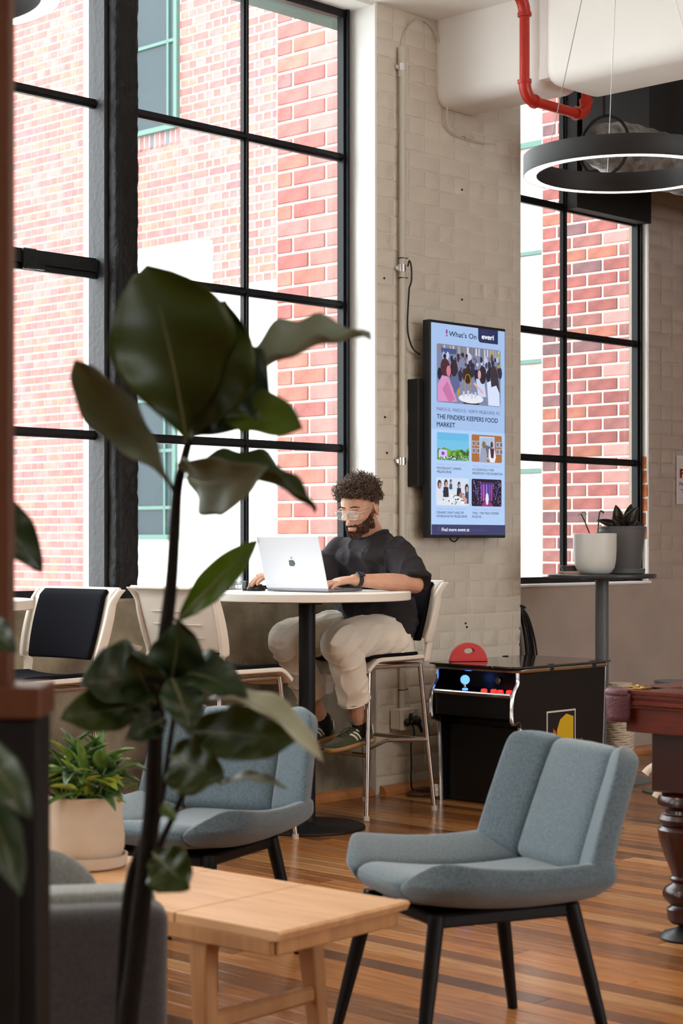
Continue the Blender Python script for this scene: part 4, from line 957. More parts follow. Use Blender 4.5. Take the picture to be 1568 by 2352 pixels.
    q = MB(); q.tube([Vector((.17,-.185,ZS-.035)), Vector((-.17,-.185,ZS-.035)), Vector((-.17,.185,ZS-.035)), Vector((.17,.185,ZS-.035))], .009, 8, closed=True); q.build('under_frame', M_cleg, t, smooth=True)
    return t
AW = math.atan2(-U.y, -U.x)                       # facing back along the window wall
bar_chair(.115, 8.645, AW, 'white shell bar chair with black padding that the man sits on')
bar_chair(-1.25, 7.22, AW+.06, 'empty white shell bar chair showing its black back pad beside the cut off table')
bar_chair(-.52, 7.80, AW+math.pi+.02, 'white shell bar chair seen from behind, turned to the table with the laptop')

# ================================================================ LAPTOP, MOUSE, GLASS
M_alu = mat('silver_aluminium', (.76,.78,.84), .38, metal=.15); M_key = mat('dark_keys', (.02,.02,.022), .5)
hd = Vector((.79,-.613,0)).normalized(); hf = Vector((.613,.79,0)).normalized()
lt = thing('laptop', (-.195, 8.075, 1.0505), math.atan2(hd.y, hd.x), 'open silver laptop with a dark fruit emblem on its lid on the white table', 'laptop')
LW, LD = .352, .245
q = MB(); q.box((0, LD/2, .0075), (LW, LD, .012), bev=.003); q.build('base', mat('laptop_base', (.20,.20,.22), .35, metal=.4), lt)
q = MB(); q.box((0, LD*.40, .0140), (LW*.84, LD*.42, .0012)); q.build('keyboard', M_key, lt); q = MB(); q.box((0, LD*.80, .0140), (.13,.075,.0008)); q.build('trackpad', M_alu, lt)
lid = bpy.data.objects.new('lid', None)
an = R(-20)
q = MB(); q.box((0, 0, .122), (LW, .005, .240), bev=.0024); o = q.build('lid', M_alu, lt); o.location = (0, -.001, .013); o.rotation_euler = (R(17), 0, 0); mod_bevel(o, .001)
lido = o
q = MB(); q.box((0, .0032, .122), (LW-.01, .001, .228)); q.build('display', mat('dark_display', (.02,.02,.025), .15, emit=(.5,.55,.65), estr=.5), lido)
# fruit emblem
q = MB(); em_ = []
for k in range(40):
    a = 2*math.pi*k/40; r = .0175*(1+.05*math.cos(2*a)); x, z = r*math.cos(a)*.98, r*math.sin(a)*1.0
    z -= .0035*math.exp(-(x/.006)**2)*(1 if z > 0 else -.8)
    dx = x-(-.0235); 
    if (x+.0225)**2+(z-.002)**2 < .0088**2:
        ang = math.atan2(z-.002, x+.0225); x = -.0225+.0088*math.cos(ang); z = .002+.0088*math.sin(ang)
    em_.append((-x if False else x, z))
q.prism([(a_, b_+.120) for a_, b_ in em_], 'y', -.0034, -.0024)
q.prism([(.001,.1395),(.0045,.1415),(.0062,.1475),(.0055,.1495),(.002,.147),(.0005,.143)], 'y', -.0034, -.0024)
o = q.build('emblem', mat('emblem_steel', (.10,.12,.13), .15, metal=.8), lido)
ms = thing('computer_mouse', (-.385, 8.255, 1.0505), 3.9-math.pi, 'black computer mouse under the far hand of the bearded man', 'mouse')
q = MB(); q.ball((0,0,.008), .034, 20, 12, (1.5,.95,.70)); q.build('shell', M_blk, ms, smooth=2); q = MB(); q.ball((.03,0,.027), .005, 10, 6, (1,.5,1)); q.build('scroll_wheel', M_rub, ms, smooth=2)
eb = thing('earbud_case', (-.435, 8.26, 1.0505), .8, 'small black camera like gadget between the water glass and the mouse', 'gadget')
q = MB(); q.box((0,0,.022), (.014,.03,.044), rot=(0,.2,0), bev=.004); q.ball((.008,0,.030), .014, 12, 8, (.5,1,1)); q.tube([(0,0,.0),(.0,0,.01)], .014, 12); q.build('body', M_blk, eb, smooth=True)
gs = thing('water_glass', (-.47, 8.12, 1.0505), 0, 'clear tumbler of water beside the silver laptop', 'glass')
Mg = glassmat('tumbler_glass', (.93,.95,.96), .10, .03)
q = MB(); q.lathe([(.026,0),(.028,.003),(.034,.125),(.0325,.125),(.0265,.012),(.0,.010)], 40, capt=False); q.build('tumbler', Mg, gs, smooth=2)
Mw = mat('water', (.55,.60,.64), .02, trans=1.); Mw.node_tree.nodes['Principled BSDF'].inputs['IOR'].default_value = 1.33
q = MB(); q.lathe([(.026,.013),(.029,.045)], 40); q.build('water', Mw, gs, smooth=2)

# ================================================================ BLUE GREY LOUNGE CHAIRS
def fabric(name, c1, c2):
    m = mat(name, c1, .92, col2=c2, vscale=160, bump=.35, bscale=420, sheen=.35, detail=3); return m
M_blue = fabric('blue_grey_wool', (.112,.160,.192), (.070,.103,.128))
M_lleg = mat('black_stained_wood', (.004,.0035,.0035), .5, spec=.2)
def lounge_chair(x, y, rz, label):
    """local: faces +x. one folded shell: seat pad and back pad, each with a centre panel and two raised side panels"""
    t = thing('lounge_chair', (x, y, 0), rz, label, 'chair', 'blue grey lounge chairs')
    HS = .405; W2 = .298
    def seatc(v): # centre line of seat, v 0 back .. 1 front
        return Vector((-.258+.538*v, 0, HS-.005+.030*v-.02*math.sin(math.pi*v)))
    def backc(v): return Vector((-.235-.112*v-.012*v*v, 0, HS+.015+.325*v))
    def panel(q, kind, y0, y1, th, side):
        """a padded panel between widths y0..y1; side panels fold forward / up"""
        n = 12; mrows = 18; rows = []
        for j in range(mrows+1):
            v = j/mrows; c = seatc(v) if kind == 'seat' else backc(v)
            tg = ((seatc(min(1,v+.01))-seatc(max(0,v-.01))) if kind == 'seat' else (backc(min(1,v+.01))-backc(max(0,v-.01)))).normalized()
            nn = Vector((-tg.z, 0, tg.x)) if kind == 'seat' else Vector((tg.z, 0, -tg.x))
            if kind == 'seat' and nn.z < 0: nn = -nn
            end = min(1, min(v, 1-v)/.075) if kind == 'back' else min(1, (1-v)/.09, v/.03+.3)
            wtap = (1-.06*v-.03*max(0, (v-.7)/.3)**2) if kind == 'back' else (1-.20*max(0, (v-.72)/.28)**2)
            hh = th*.5*math.sqrt(max(.0, 1-(1-end)**2))+.002
            ring = []
            for k in range(2*n):
                a = 2*math.pi*k/(2*n); ca, sa = math.cos(a), math.sin(a)
                px_ = math.copysign(abs(ca)**.28, ca); pz_ = math.copysign(abs(sa)**.55, sa)
                yy = (y0+y1)/2+(y1-y0)/2*px_
                s_e = max(0, (v-.80)/.20); lim = W2-.085*(1-math.sqrt(max(0, 1-s_e*s_e))); yy = math.copysign(min(abs(yy), lim), yy)
                wing = 0
                if side:
                    e = (abs(yy)-.155)/(W2-.155); wing = max(0, e)
                off = (wing**1.15)*(.062 if kind == 'seat' else .052+.01*v)
                bulge = .006*math.cos(px_*math.pi/2)
                ring.append(c+Vector((0, yy*wtap, 0))+nn*(off+pz_*(hh+bulge)))
            rows.append(ring)
        q.rings(rows)
    th = .064
    for kind, nm in (('seat','seat'),('back','backrest')):
        q = MB(); panel(q, kind, -.160, .160, th, False); root = q.build(nm, M_blue, t, smooth=2); mod_sub(root, 1)
        for sg in (-1, 1):
            q = MB(); a, c = sorted((sg*.156, sg*W2)); panel(q, kind, a, c, th*.98, True); o = q.build('side_panel', M_blue, root, smooth=2); mod_sub(o, 1)
    # underframe and tapered legs
    q = MB(); q.box((.01,0,.345), (.36,.30,.03), bev=.006)
    for sg in (-1,1): q.box((.01, sg*.175, .352), (.42,.026,.034), bev=.006)
    q.build('under_frame', M_lleg, t)
    for sx in (-1,1):
        for sy in (-1,1):
            q = MB(); a = Vector((.01+sx*.19, sy*.180, .365)); c = Vector((.01+sx*.265, sy*.235, .0)); q.tube([a, a.lerp(c,.5), c], [.0205,.0185,.0135], 12); q.build('leg', M_lleg, t, smooth=True)
    return t
lounge_chair(.335, 4.665, math.atan2(-.423, -.906), 'blue grey upholstered lounge chair standing alone on the boards facing the coffee table')
lounge_chair(-.455, 5.52, math.atan2(-.9, -.43), 'blue grey upholstered lounge chair partly hidden behind the fig plant')

# ================================================================ COFFEE TABLE
M_oak = mat('oiled_oak', (.60,.35,.18), .45, col2=(.50,.27,.125), vscale=3, stretch=(1.2,10,10))
M_oakd = mat('oak_leg', (.42,.21,.085), .5, col2=(.33,.155,.06), vscale=4, stretch=(8,8,1))
al = Vector((-.761,.649,0)).normalized(); ac = Vector((.649,.761,0)).normalized()
ct = thing('coffee_table', (.156, 4.333, 0), math.atan2(al.y, al.x), 'low oak coffee table with a jointed top holding the potted plant', 'table')
# local x runs back along the table, y = towards the near side (left normal of x is (-.649,-.761))
TL, TWD = 1.32, .452
segs = [(-.0,.024),(.027,.322),(.325,.640),(.643,.958),(.961,TL)]
for a, c in segs[1:]:
    q = MB(); q.box(((a+c)/2, TWD/2, .408), (c-a, TWD, .024), bev=.002); q.build('top_board', M_oak, ct)
q = MB(); q.prism([(.03,.420),(.0,.420),(-.005,.414),(.004,.398),(.03,.396)], 'y', -.004, TWD+.004); q.build('end_lip', M_oak, ct)
for y in (.012, TWD-.012):
    q = MB(); q.box((TL/2+.01, y, .379), (TL-.03, .024, .036), bev=.003); q.build('apron', M_oakd, ct)
q = MB(); q.box((.028, TWD/2, .379), (.024, TWD-.03, .036), bev=.003); q.build('apron', M_oakd, ct)
def tleg(x, y, sx, sy):
    q = MB(); rs = []
    for k in range(12):
        z = .395-.395*k/11; f_ = k/11; fl = max(0, (z-.32)/.075)
        w_ = lerp(.030, .020, f_)+.03*fl**2; wy = lerp(.024,.017,f_); cx = x+sx*.03*f_; cy = y+sy*.02*f_
        rs.append([Vector((cx-w_*(1 if sx > 0 else 1), cy-wy, z)), Vector((cx+w_, cy-wy, z)), Vector((cx+w_, cy+wy, z)), Vector((cx-w_, cy+wy, z))])
    q.rings(rs); mod_bevel(q.build('leg', M_oakd, ct, smooth=2), .008, 3)
tleg(.275,.05,-1,-1); tleg(.275,TWD-.045,-1,1); tleg(TL-.275,.05,1,-1); tleg(TL-.275,TWD-.045,1,1)
for x in (.255, TL-.255): q = MB(); q.box((x, TWD/2, .17), (.026, TWD-.08, .042), bev=.008); q.build('stretcher', M_oakd, ct)

# pot with variegated foliage on the table
M_clay = mat('beige_pot_clay', (.52,.42,.32), .7, var=.06, vscale=14, bump=.1)
vp = thing('variegated_houseplant', (-.672, 4.80, .42), 0, 'beige round pot with bushy variegated green and yellow leaves on the coffee table', 'potted plant')
q = MB(); q.lathe([(0,.010),(.080,.010),(.092,.020),(.102,.05),(.103,.08),(.097,.125),(.096,.175),(.099,.186),(.094,.188),(.088,.17)], 48, capt=False); q.build('pot', M_clay, vp, smooth=True)
q = MB(); q.lathe([(0,0),(.098,0),(.108,.006),(.111,.032),(.106,.033),(.102,.014)], 48); q.build('saucer', M_clay, vp, smooth=True)
q = MB(); q.lathe([(.088,.16),(.088,.17),(.05,.176)], 24); q.build('soil', M_soil, vp)
ML = [mat('leaf_deep', (.05,.11,.025), .35, var=.3, vscale=30), mat('leaf_mid', (.12,.22,.04), .38, col2=(.04,.10,.02), vscale=40), mat('leaf_lime', (.42,.46,.06), .4, col2=(.16,.28,.04), vscale=36), mat('leaf_grey', (.16,.22,.16), .4, col2=(.06,.11,.05), vscale=30)]
rp2 = random.Random(31)
for k in range(190):
    a = rp2.uniform(0, 2*math.pi); el = rp2.uniform(-.25, 1.35); L = rp2.uniform(.05, .16); b0 = Vector((rp2.uniform(-.055,.055), rp2.uniform(-.055,.055), .17+rp2.uniform(0,.06)))
    d = Vector((math.cos(a)*math.cos(el), math.sin(a)*math.cos(el), math.sin(el)*.9)); leaf(vp, b0, b0+d*L, rp2.uniform(.026,.048), rp2.choices(ML, (35,30,18,17))[0], bend=rp2.uniform(.0,.25), curl=.35, thick=.001)
for k in range(10):
    a = 2*math.pi*k/10; q = MB(); q.tube([(0.03*math.cos(a),.03*math.sin(a),.17),(.05*math.cos(a),.05*math.sin(a),.27)], .003, 5); q.build('stem', ML[1], vp)
for a_ in ((.05,.02,.32), (-.02,.0,.335), (.075,-.02,.26)):
    leaf(vp, (a_[0]*.3,0,.18), a_, .032, ML[2], bend=.1, curl=.3, thick=.001)

# ================================================================ GREY ARMCHAIR, NEAR LEFT
M_gfab = fabric('grey_tweed', (.040,.036,.038), (.022,.020,.022)); M_gfabl = fabric('pale_grey_piping', (.20,.21,.20), (.13,.14,.13))
ac_ = thing('armchair', (-.56, 3.55, 0), 0, 'dark grey fabric chair turned away behind the fig plant stem', 'armchair')
q = MB(); q.box((0,0,.36), (.44,.10,.42), rot=(R(6),0,0)); o = q.build('backrest', M_gfab, ac_, smooth=2); mod_bevel(o, .035, 6)
q = MB(); q.box((0,.0,.40), (.395,.085,.455), rot=(R(6),0,0)); 
q = MB(); q.box((.0,.032,.568), (.40,.085,.045), rot=(R(6),0,0)); o = q.build('back_cushion', M_gfabl, ac_, smooth=2); mod_bevel(o, .018, 5)
q = MB(); q.box((-.03,.25,.29), (.38,.46,.13)); o = q.build('seat', M_gfab, ac_, smooth=2); mod_bevel(o, .04, 5)
for sg in (-1,1):
    for y in (.03,.42): q = MB(); q.tube([(sg*.15,y,.24),(sg*.17,y,.025)], [.018,.012], 10); q.build('leg', M_lleg, ac_)
ac_.rotation_euler = (0,0,R(12))
# low cushion seen over the back
cu = thing('throw_cushion', (-.64, 3.80, .335), R(12), 'grey cushion standing in the dark grey armchair', 'cushion')
q = MB(); q.ball((0,0,.15), .15, 24, 16, (1.0,.28,1.0)); o = q.build('cushion_cover', M_gfabl, cu, smooth=2)

# ================================================================ WOODEN SHELF UNIT AT THE LEFT EDGE
M_walnut = mat('red_brown_timber', (.085,.030,.012), .55, col2=(.08,.026,.011), spec=.25, vscale=5, stretch=(8,8,1)); M_panel = mat('black_panel', (.004,.004,.004), .6, spec=.2)
sh = thing('shelf_divider', (-.60, 2.61, 0), 0, 'tall reddish timber divider with a black panelled cabinet at its foot', 'cabinet')
q = MB(); q.box((.0,.0,.51), (.35,.12,1.02), bev=.002); q.build('cabinet_body', M_panel, sh)
q = MB(); q.box((.0,.0,1.045), (.362,.13,.044), bev=.003); q.build('cabinet_top', M_walnut, sh)
q = MB(); q.box((.02,.0,2.52), (.222,.04,2.91), bev=.003); q.build('upright', M_walnut, sh)
q = MB(); q.box((.0,-.063,.5), (.30,.006,.9), bev=.002); q.build('door', M_panel, sh)
# ================================================================ FIDDLE LEAF FIG IN FRONT
def leafmat(name, c1, c2, tr=.35, rough=.4):
    m = mat(name, c1, rough, col2=c2, vscale=7, ramp=(.3,.7)); nt = m.node_tree; b = nt.nodes['Principled BSDF']; out = nt.nodes['Material Output']
    t = nt.nodes.new('ShaderNodeBsdfTranslucent'); t.inputs['Color'].default_value = (c1[0]*1.5, c1[1]*1.7, c1[2]*.6, 1)
    mx = nt.nodes.new('ShaderNodeMixShader'); mx.inputs[0].default_value = tr
    nt.links.new(b.outputs[0], mx.inputs[1]); nt.links.new(t.outputs[0], mx.inputs[2]); nt.links.new(mx.outputs[0], out.inputs[0]); return m
LG = leafmat('fig_green', (.045,.070,.010), (.022,.035,.006)); LD_ = leafmat('fig_dark', (.022,.045,.012), (.010,.022,.008), .12)
LGB = leafmat('fig_bright', (.10,.15,.012), (.06,.10,.01), .5); LP_ = leafmat('fig_grey_back', (.16,.18,.13), (.09,.10,.07), .2, .5); LPP = leafmat('fig_pale', (.42,.42,.33), (.25,.26,.19), .15, .4)
M_stem = mat('fig_bark', (.010,.007,.005), .85, spec=.1, bump=.6, bscale=60); M_rib = mat('fig_midrib', (.16,.16,.08), .5)
DP = 3.0
fx0 = P(300, 2352, DP)
fig = thing('fiddle_leaf_fig', (fx0.x, DP, 0), 0, 'tall fiddle leaf fig with large dark leaves standing in front of the windows', 'plant')
fo = Vector((fx0.x, DP, 0))
def PL(px, py, d): return P(px, py, d)-fo
def stem(pts, r, name='stem'):
    q = MB(); sp = spline([PL(*p) for p in pts], 6); n = len(sp); q.tube(sp, [lerp(r[0], r[1], k/(n-1)) for k in range(n)], 10); return q.build(name, M_stem, fig, smooth=True)
base_pts = [(296,2600,3.0),(292,2380,3.0),(312,2200,3.0),(334,2000,3.0),(350,1850,3.0),(356,1700,3.0),(372,1520,3.0),(384,1420,3.0),(394,1330,3.0),(402,1200,3.0),(408,1120,3.0),(424,1050,3.0),(438,995,2.99)]
stem([(280,2900,3.0)]+base_pts, (.019,.0068), 'trunk')
stem([(268,2700,3.04),(276,2352,3.04),(285,2150,3.04),(300,2020,3.03),(330,1930,3.01)], (.011,.008))
stem([(330,2060,3.0),(360,1960,2.98),(400,1870,2.97),(440,1780,2.96),(470,1715,2.95)], (.006,.004)); stem([(344,1960,3.0),(372,1830,3.03),(388,1720,3.04),(400,1640,3.05)], (.006,.004))
def fig_leaf(b0, t0, w_px, mt, petiole=None, nrm=(0,-1,.25), bend=.08, curl=.18, ripple=.07, wide=.60, seed=0, rib=True):
    a = PL(*b0); c = PL(*t0); d = (b0[2]+t0[2])/2; w = w_px/F*d
    q = MB(); fn = leafpts(a, c, w, up=nrm, bend=bend, curl=curl, ripple=ripple, wide=wide, seed=seed); q.grid(fn, 15, 24); o = q.build('leaf', mt, fig, smooth=2, fixn=False)
    s_ = o.modifiers.new('t', 'SOLIDIFY'); s_.thickness = .0012; s_.offset = 0
    if rib:
        q = MB(); q.tube([fn(.5, k/14) for k in range(14)], [.0028*(1-k/15) for k in range(14)], 6); q.build('midrib', M_rib if mt is not LPP else LP_, o, smooth=True)
    if petiole:
        q = MB(); q.tube([PL(*petiole), PL(*petiole).lerp(a, .5)+Vector((0,0,.006)), a], .003, 6); q.build('petiole', M_stem, fig, smooth=True)
# upper crown
fig_leaf((428,1015,2.98),(340,608,2.86),290, LG, wide=.64, nrm=(.25,-1,.1), seed=1, ripple=.04)
fig_leaf((434,1010,2.99),(520,690,2.90),230, LG, wide=.60, nrm=(.0,-1,.1), seed=31, ripple=.05)
fig_leaf((440,1005,3.0),(602,800,2.95),205, LD_, wide=.60, nrm=(.2,-1,.3), seed=2)
fig_leaf((560,870,3.0),(852,772,3.08),118, LP_, wide=.42, nrm=(0,-.55,.85), petiole=(440,1000,3.0), seed=3, ripple=.10, curl=.45)
fig_leaf((390,1110,3.0),(172,828,2.92),128, LP_, wide=.62, nrm=(-.5,-.8,.2), petiole=(404,1160,3.0), seed=4, bend=-.10, curl=.4)
fig_leaf((480,965,3.0),(694,985,2.90),118, LGB, wide=.66, nrm=(.1,-1,.5), petiole=(438,1010,3.0), seed=5, bend=.12)
fig_leaf((432,1090,3.0),(612,1075,2.85),150, LP_, wide=.5, nrm=(.1,-1,-.3), seed=6, bend=.2)
fig_leaf((440,1085,3.0),(726,1172,3.02),92, LG, wide=.38, nrm=(.1,-.5,.9), seed=7, bend=.12, curl=.5, ripple=.12)
fig_leaf((408,1428,3.0),(592,1240,2.97),74, LGB, wide=.55, nrm=(.1,-1,.2), seed=8, petiole=(390,1430,3.0), bend=.10)
# leaf coming in from the left edge
fig_leaf((-70,1165,2.9),(98,1312,2.86),115, LD_, wide=.5, nrm=(.3,-1,.3), seed=9, bend=.25)
stem([(-70,1165,2.9),(-200,1300,2.92),(-260,1700,2.95),(-240,2300,3.0)], (.004,.008))
# middle whorl
fig_leaf((372,1560,3.0),(184,1575,2.92),165, LD_, wide=.5, nrm=(0,-1,.5), seed=10)
fig_leaf((330,1625,3.0),(138,1652,2.9),112, LG, wide=.55, nrm=(0,-1,.3), seed=11)
fig_leaf((385,1600,2.97),(415,1424,2.90),135, LD_, wide=.55, nrm=(.2,-1,.1), seed=12)
fig_leaf((385,1555,2.98),(568,1602,2.86),118, LD_, wide=.5, nrm=(.1,-.8,.6), seed=13, bend=.14)
fig_leaf((360,1620,3.0),(300,1500,2.88),120, LD_, wide=.5, nrm=(0,-1,.1), seed=14)
fig_leaf((395,1650,2.96),(482,1578,2.88),34, LPP, wide=.5, nrm=(0,-1,.1), seed=15)  # highlights on the foliage put in as a pale narrow leaf
fig_leaf((380,1650,2.96),(290,1700,2.9),70, LD_, wide=.5, seed=16); fig_leaf((395,1560,2.9),(440,1680,2.84),100, LD_, wide=.5, nrm=(.3,-1,0), seed=17)
# lower whorl
fig_leaf((452,1610,2.92),(742,1752,2.78),78, LPP, wide=.55, nrm=(.2,-.5,.9), seed=18, bend=.16, curl=.3, petiole=(395,1640,3.0))
fig_leaf((430,1680,2.95),(690,1700,2.84),128, LG, wide=.55, nrm=(0,-1,.2), seed=19, ripple=.10, petiole=(400,1650,3.0))
fig_leaf((392,1735,2.97),(512,1790,2.90),145, LG, wide=.52, nrm=(0,-1,.1), seed=20, petiole=(465,1715,2.95))
fig_leaf((505,1800,2.93),(658,1812,2.86),40, LP_, wide=.5, nrm=(0,-.5,1), seed=21, petiole=(470,1720,2.95), bend=.12)
fig_leaf((352,1958,2.98),(436,2040,2.93),118, LG, wide=.55, nrm=(0,-1,.1), seed=22)
fig_leaf((372,1846,2.97),(404,1884,2.93),30, LGB, wide=.5, seed=23, rib=False)
# leaves low at the left edge, close to the camera
fig_leaf((-60,1700,2.3),(72,1880,2.2),95, LD_, wide=.5, nrm=(.3,-1,.2), seed=24); fig_leaf((-50,1800,2.3),(46,2060,2.2),90, LD_, wide=.5, nrm=(.5,-1,.0), seed=25); fig_leaf((-40,1420,2.5),(36,1500,2.45),70, LD_, wide=.5, seed=26)
stem([(-60,1700,2.3),(-120,1900,2.4),(-160,2300,2.5),(-150,2900,2.9)], (.004,.008))
# its pot stands on the floor below the frame
q = MB(); q.lathe([(0,0),(.12,0),(.13,.01),(.155,.30),(.16,.31),(.15,.31),(.145,.27),(0,.27)], 40, capb=False, capt=False); q.build('pot', M_gpot, fig, smooth=True)
q = MB(); q.tube([(-.01,0,.25),(-.005,0,.32)], .02, 10); q.build('trunk_foot', M_stem, fig, smooth=True)
# ================================================================ THE MAN AT THE TABLE
M_skin = mat('skin', (.56,.30,.20), .5, var=.08, vscale=30, spec=.35); M_skin.node_tree.nodes['Principled BSDF'].inputs['Subsurface Weight'].default_value = .12
M_skin.node_tree.nodes['Principled BSDF'].inputs['Subsurface Radius'].default_value = (.012,.005,.003)
M_hair = mat('dark_brown_hair', (.085,.045,.026), .5, var=.4, vscale=60); M_beard = mat('brown_beard', (.075,.030,.014), .55, var=.4, vscale=80)
M_shirt = mat('black_cotton', (.024,.021,.024), .85, spec=.2); M_trs = mat('cream_cotton', (.80,.74,.63), .85, sheen=.15, bump=.15, bscale=300)
M_sock = mat('black_sock', (.006,.006,.006), .9); M_suede = mat('olive_suede', (.045,.050,.022), .9, sheen=.3, var=.2, vscale=60); M_gum = mat('gum_sole', (.36,.19,.07), .5); M_strp = mat('cream_leather', (.66,.62,.52), .5)
FW = Vector((-.69,-.72,0)).normalized(); LF = Vector((.72,-.69,0)).normalized(); UP = Vector((0,0,1))
mo_ = Vector((.165, 8.69, 0))
man = thing('person', mo_, 0, 'bearded man with curly dark hair and clear glasses, working at the silver laptop', 'person')
def mv(x, y, z): return Vector((x, y, z))-mo_
PEL = mv(.165,8.69,.84)
NB = mv(.140,8.590,1.315)
SHL = mv(.262,8.455,1.235); SHR = mv(-.015,8.665,1.238)
ELL = mv(.335,8.315,1.075); WRL = mv(.055,8.105,1.102)
ELR = mv(-.105,8.610,1.075); WRR = mv(-.305,8.370,1.118)
HPL = PEL+LF*.095+FW*.02; HPR = PEL-LF*.095+FW*.02
KNL = mv(-.010,8.245,.815); KNR = mv(-.262,8.455,.815)
ANL = mv(.088,8.420,.425); ANR = mv(-.088,8.585,.425)
def cap(q, pts, rad, n=14, sub=6):
    """closed round tube through joints with tapering radii and rounded ends"""
    sp = spline(pts, sub); m = len(sp); rr_ = []
    for i in range(m):
        f_ = i/sub; k = min(int(f_), len(rad)-2); t = f_-k; rr_.append(lerp(rad[k], rad[k+1], t*t*(3-2*t)))
    q.tube(sp, rr_, n); q.ball(sp[0], rr_[0]*.99, n, 8); q.ball(sp[-1], rr_[-1]*.99, n, 8)
# ---- head frame
yaw = math.atan2(FW.y, FW.x); HC = mv(.084,8.475,1.414)
HM = Matrix.Translation(HC) @ Matrix.Scale(1.07, 4) @ Matrix.Rotation(yaw+R(11), 4, 'Z') @ Matrix.Rotation(R(19), 4, 'Y')      # x face, y left, z up; nose down
def H(x, y, z): return HM @ Vector((x, y, z))
def hball(q, c, r, sq, rot=(0,0,0), n=22, k=16):
    o_ = q.M; q.M = HM @ Matrix.Translation(c) @ Euler(rot).to_matrix().to_4x4(); q.ball((0,0,0), r, n, k, sq); q.M = o_
def hand(q, wr, dr, lat, palm_n, curls, spread=.5, mirror=1, thumb=None):
    """wr wrist, dr pointing direction of the palm, lat towards the little finger, palm_n out of the back of the hand"""
    dr = dr.normalized(); lat = (lat-dr*lat.dot(dr)).normalized(); bk = palm_n
    rs = []
    for f_, w_, h_ in ((-.012,.027,.020),(.0,.028,.019),(.02,.034,.018),(.05,.041,.0165),(.08,.043,.015),(.094,.040,.012)):
        c = wr+dr*f_+bk*(.004*math.sin(f_*30)); rs.append([c+lat*w_*math.copysign(abs(math.cos(a))**.75, math.cos(a))+bk*h_*math.copysign(abs(math.sin(a))**.85, math.sin(a)) for a in [2*math.pi*k/18 for k in range(18)]])
    q.rings(rs)
    L = [(.049,.030,.022),(.054,.034,.023),(.050,.032,.023),(.040,.024,.021)]
    for i in range(4):
        off = (-.030+.0198*i); b0 = wr+dr*(.080-.004*abs(i-1.3))+lat*off
        ang = 0; p = b0; pts = [b0-dr*.012, b0]; c1, c2, c3 = curls[i]
        for seg, dc in zip(L[i], (c1, c2, c3)):
            ang += dc; d = (dr*math.cos(ang)-bk*math.sin(ang)+lat*(off*spread*2.2)).normalized(); p = p+d*seg; pts.append(p)
        r0 = (.0092,.0096,.0092,.0080)[i]; rr_ = [r0*1.05, r0*1.02, r0, r0*.92, r0*.80]
        cap(q, pts, rr_, 10, 4)
    th = thumb or (.9, -.35)
    b0 = wr+dr*.018-lat*.024-bk*.006; d1 = (dr*th[0]-lat*.62-bk*.25).normalized(); d2 = (dr*1.0-lat*.18-bk*.30).normalized()
    cap(q, [b0, b0+d1*.034, b0+d1*.034+d2*.030, b0+d1*.034+d2*.054], [.0135,.0115,.0105,.0082], 10, 4)
# ---- body: one skin surface
q = MB()
# torso core, inside the shirt
cap(q, [PEL+UP*.02, PEL+UP*.15+FW*.0, NB-UP*.16-FW*.0, NB-UP*.06], [.10,.085,.085,.06], 18)
cap(q, [SHR-UP*.035, NB-UP*.095, SHL-UP*.035], [.036,.060,.036], 14)
cap(q, [NB-UP*.05, NB+UP*.01+FW*.012, HC-UP*.055-FW*.018], [.064,.058,.060], 18)
cap(q, [SHL-UP*.035, SHL.lerp(ELL,.5), ELL], [.036,.042,.040]); cap(q, [ELL, ELL.lerp(WRL,.35)+UP*.004, WRL.lerp(ELL,.12), WRL], [.040,.041,.029,.0255])
cap(q, [SHR-UP*.035, SHR.lerp(ELR,.5), ELR], [.036,.042,.040]); cap(q, [ELR, ELR.lerp(WRR,.35)+UP*.004, WRR], [.040,.040,.026])
for hp, kn, ank in ((HPL,KNL,ANL),(HPR,KNR,ANR)):
    cap(q, [hp, hp.lerp(kn,.5), kn], [.085,.074,.056]); cap(q, [kn, kn.lerp(ank,.35)-FW*.012, kn.lerp(ank,.8), ank, ank-UP*.03], [.056,.054,.037,.034,.034])
dl = (mv(-.095,8.020,1.082)-WRL)
hand(q, WRL, dl, LF*.8-FW*.25, UP, [(.02,.50,.40),(.06,.55,.40),(.10,.55,.40),(.16,.52,.36)], .4)
dr_ = (mv(-.375,8.275,1.112)-WRR)
hand(q, WRR, dr_, -LF, UP, [(.15,.22,.20),(.16,.24,.22),(.18,.26,.24),(.28,.30,.25)], .4)
# ---- head volumes
hball(q, (-.012,0,.040), .088, (1.07,.86,.92))                 # skull
hball(q, (.022,0,.012), .066, (1.02,.98,1.08))                 # face mass
hball(q, (.030,0,-.048), .056, (.92,.92,.92))                  # jaw
hball(q, (.062,0,-.084), .026, (.85,1.05,.72))                 # chin
for sg in (-1,1):
    hball(q, (-.005, sg*.050, -.045), .030, (1.15,.6,1.25), (0,R(-35),0))     # jaw angle
    hball(q, (.062, sg*.036, -.010), .021, (.8,.95,.75))                       # cheekbone
    hball(q, (.078, sg*.027, .036), .016, (.6,1.35,.42))                       # brow
    hball(q, (.070, sg*.028, .0175), .0135, (.7,1.15,.82))                     # closed-down eyelid
    hball(q, (.0905, sg*.0125, -.030), .0088, (1.05,.9,.8))                    # nostril wing
    hball(q, (-.010, sg*.079, .004), .025, (.72,.26,1.3), (R(sg*8),R(12),R(sg*24)))  # ear
    hball(q, (-.014, sg*.086, .010), .019, (.7,.22,1.15), (0,R(12),R(sg*30)))
    hball(q, (-.002, sg*.072, -.020), .009, (.7,.4,1))
hball(q, (.072,0,.034), .022, (.55,1.0,.6))
o_ = q.M; q.M = HM
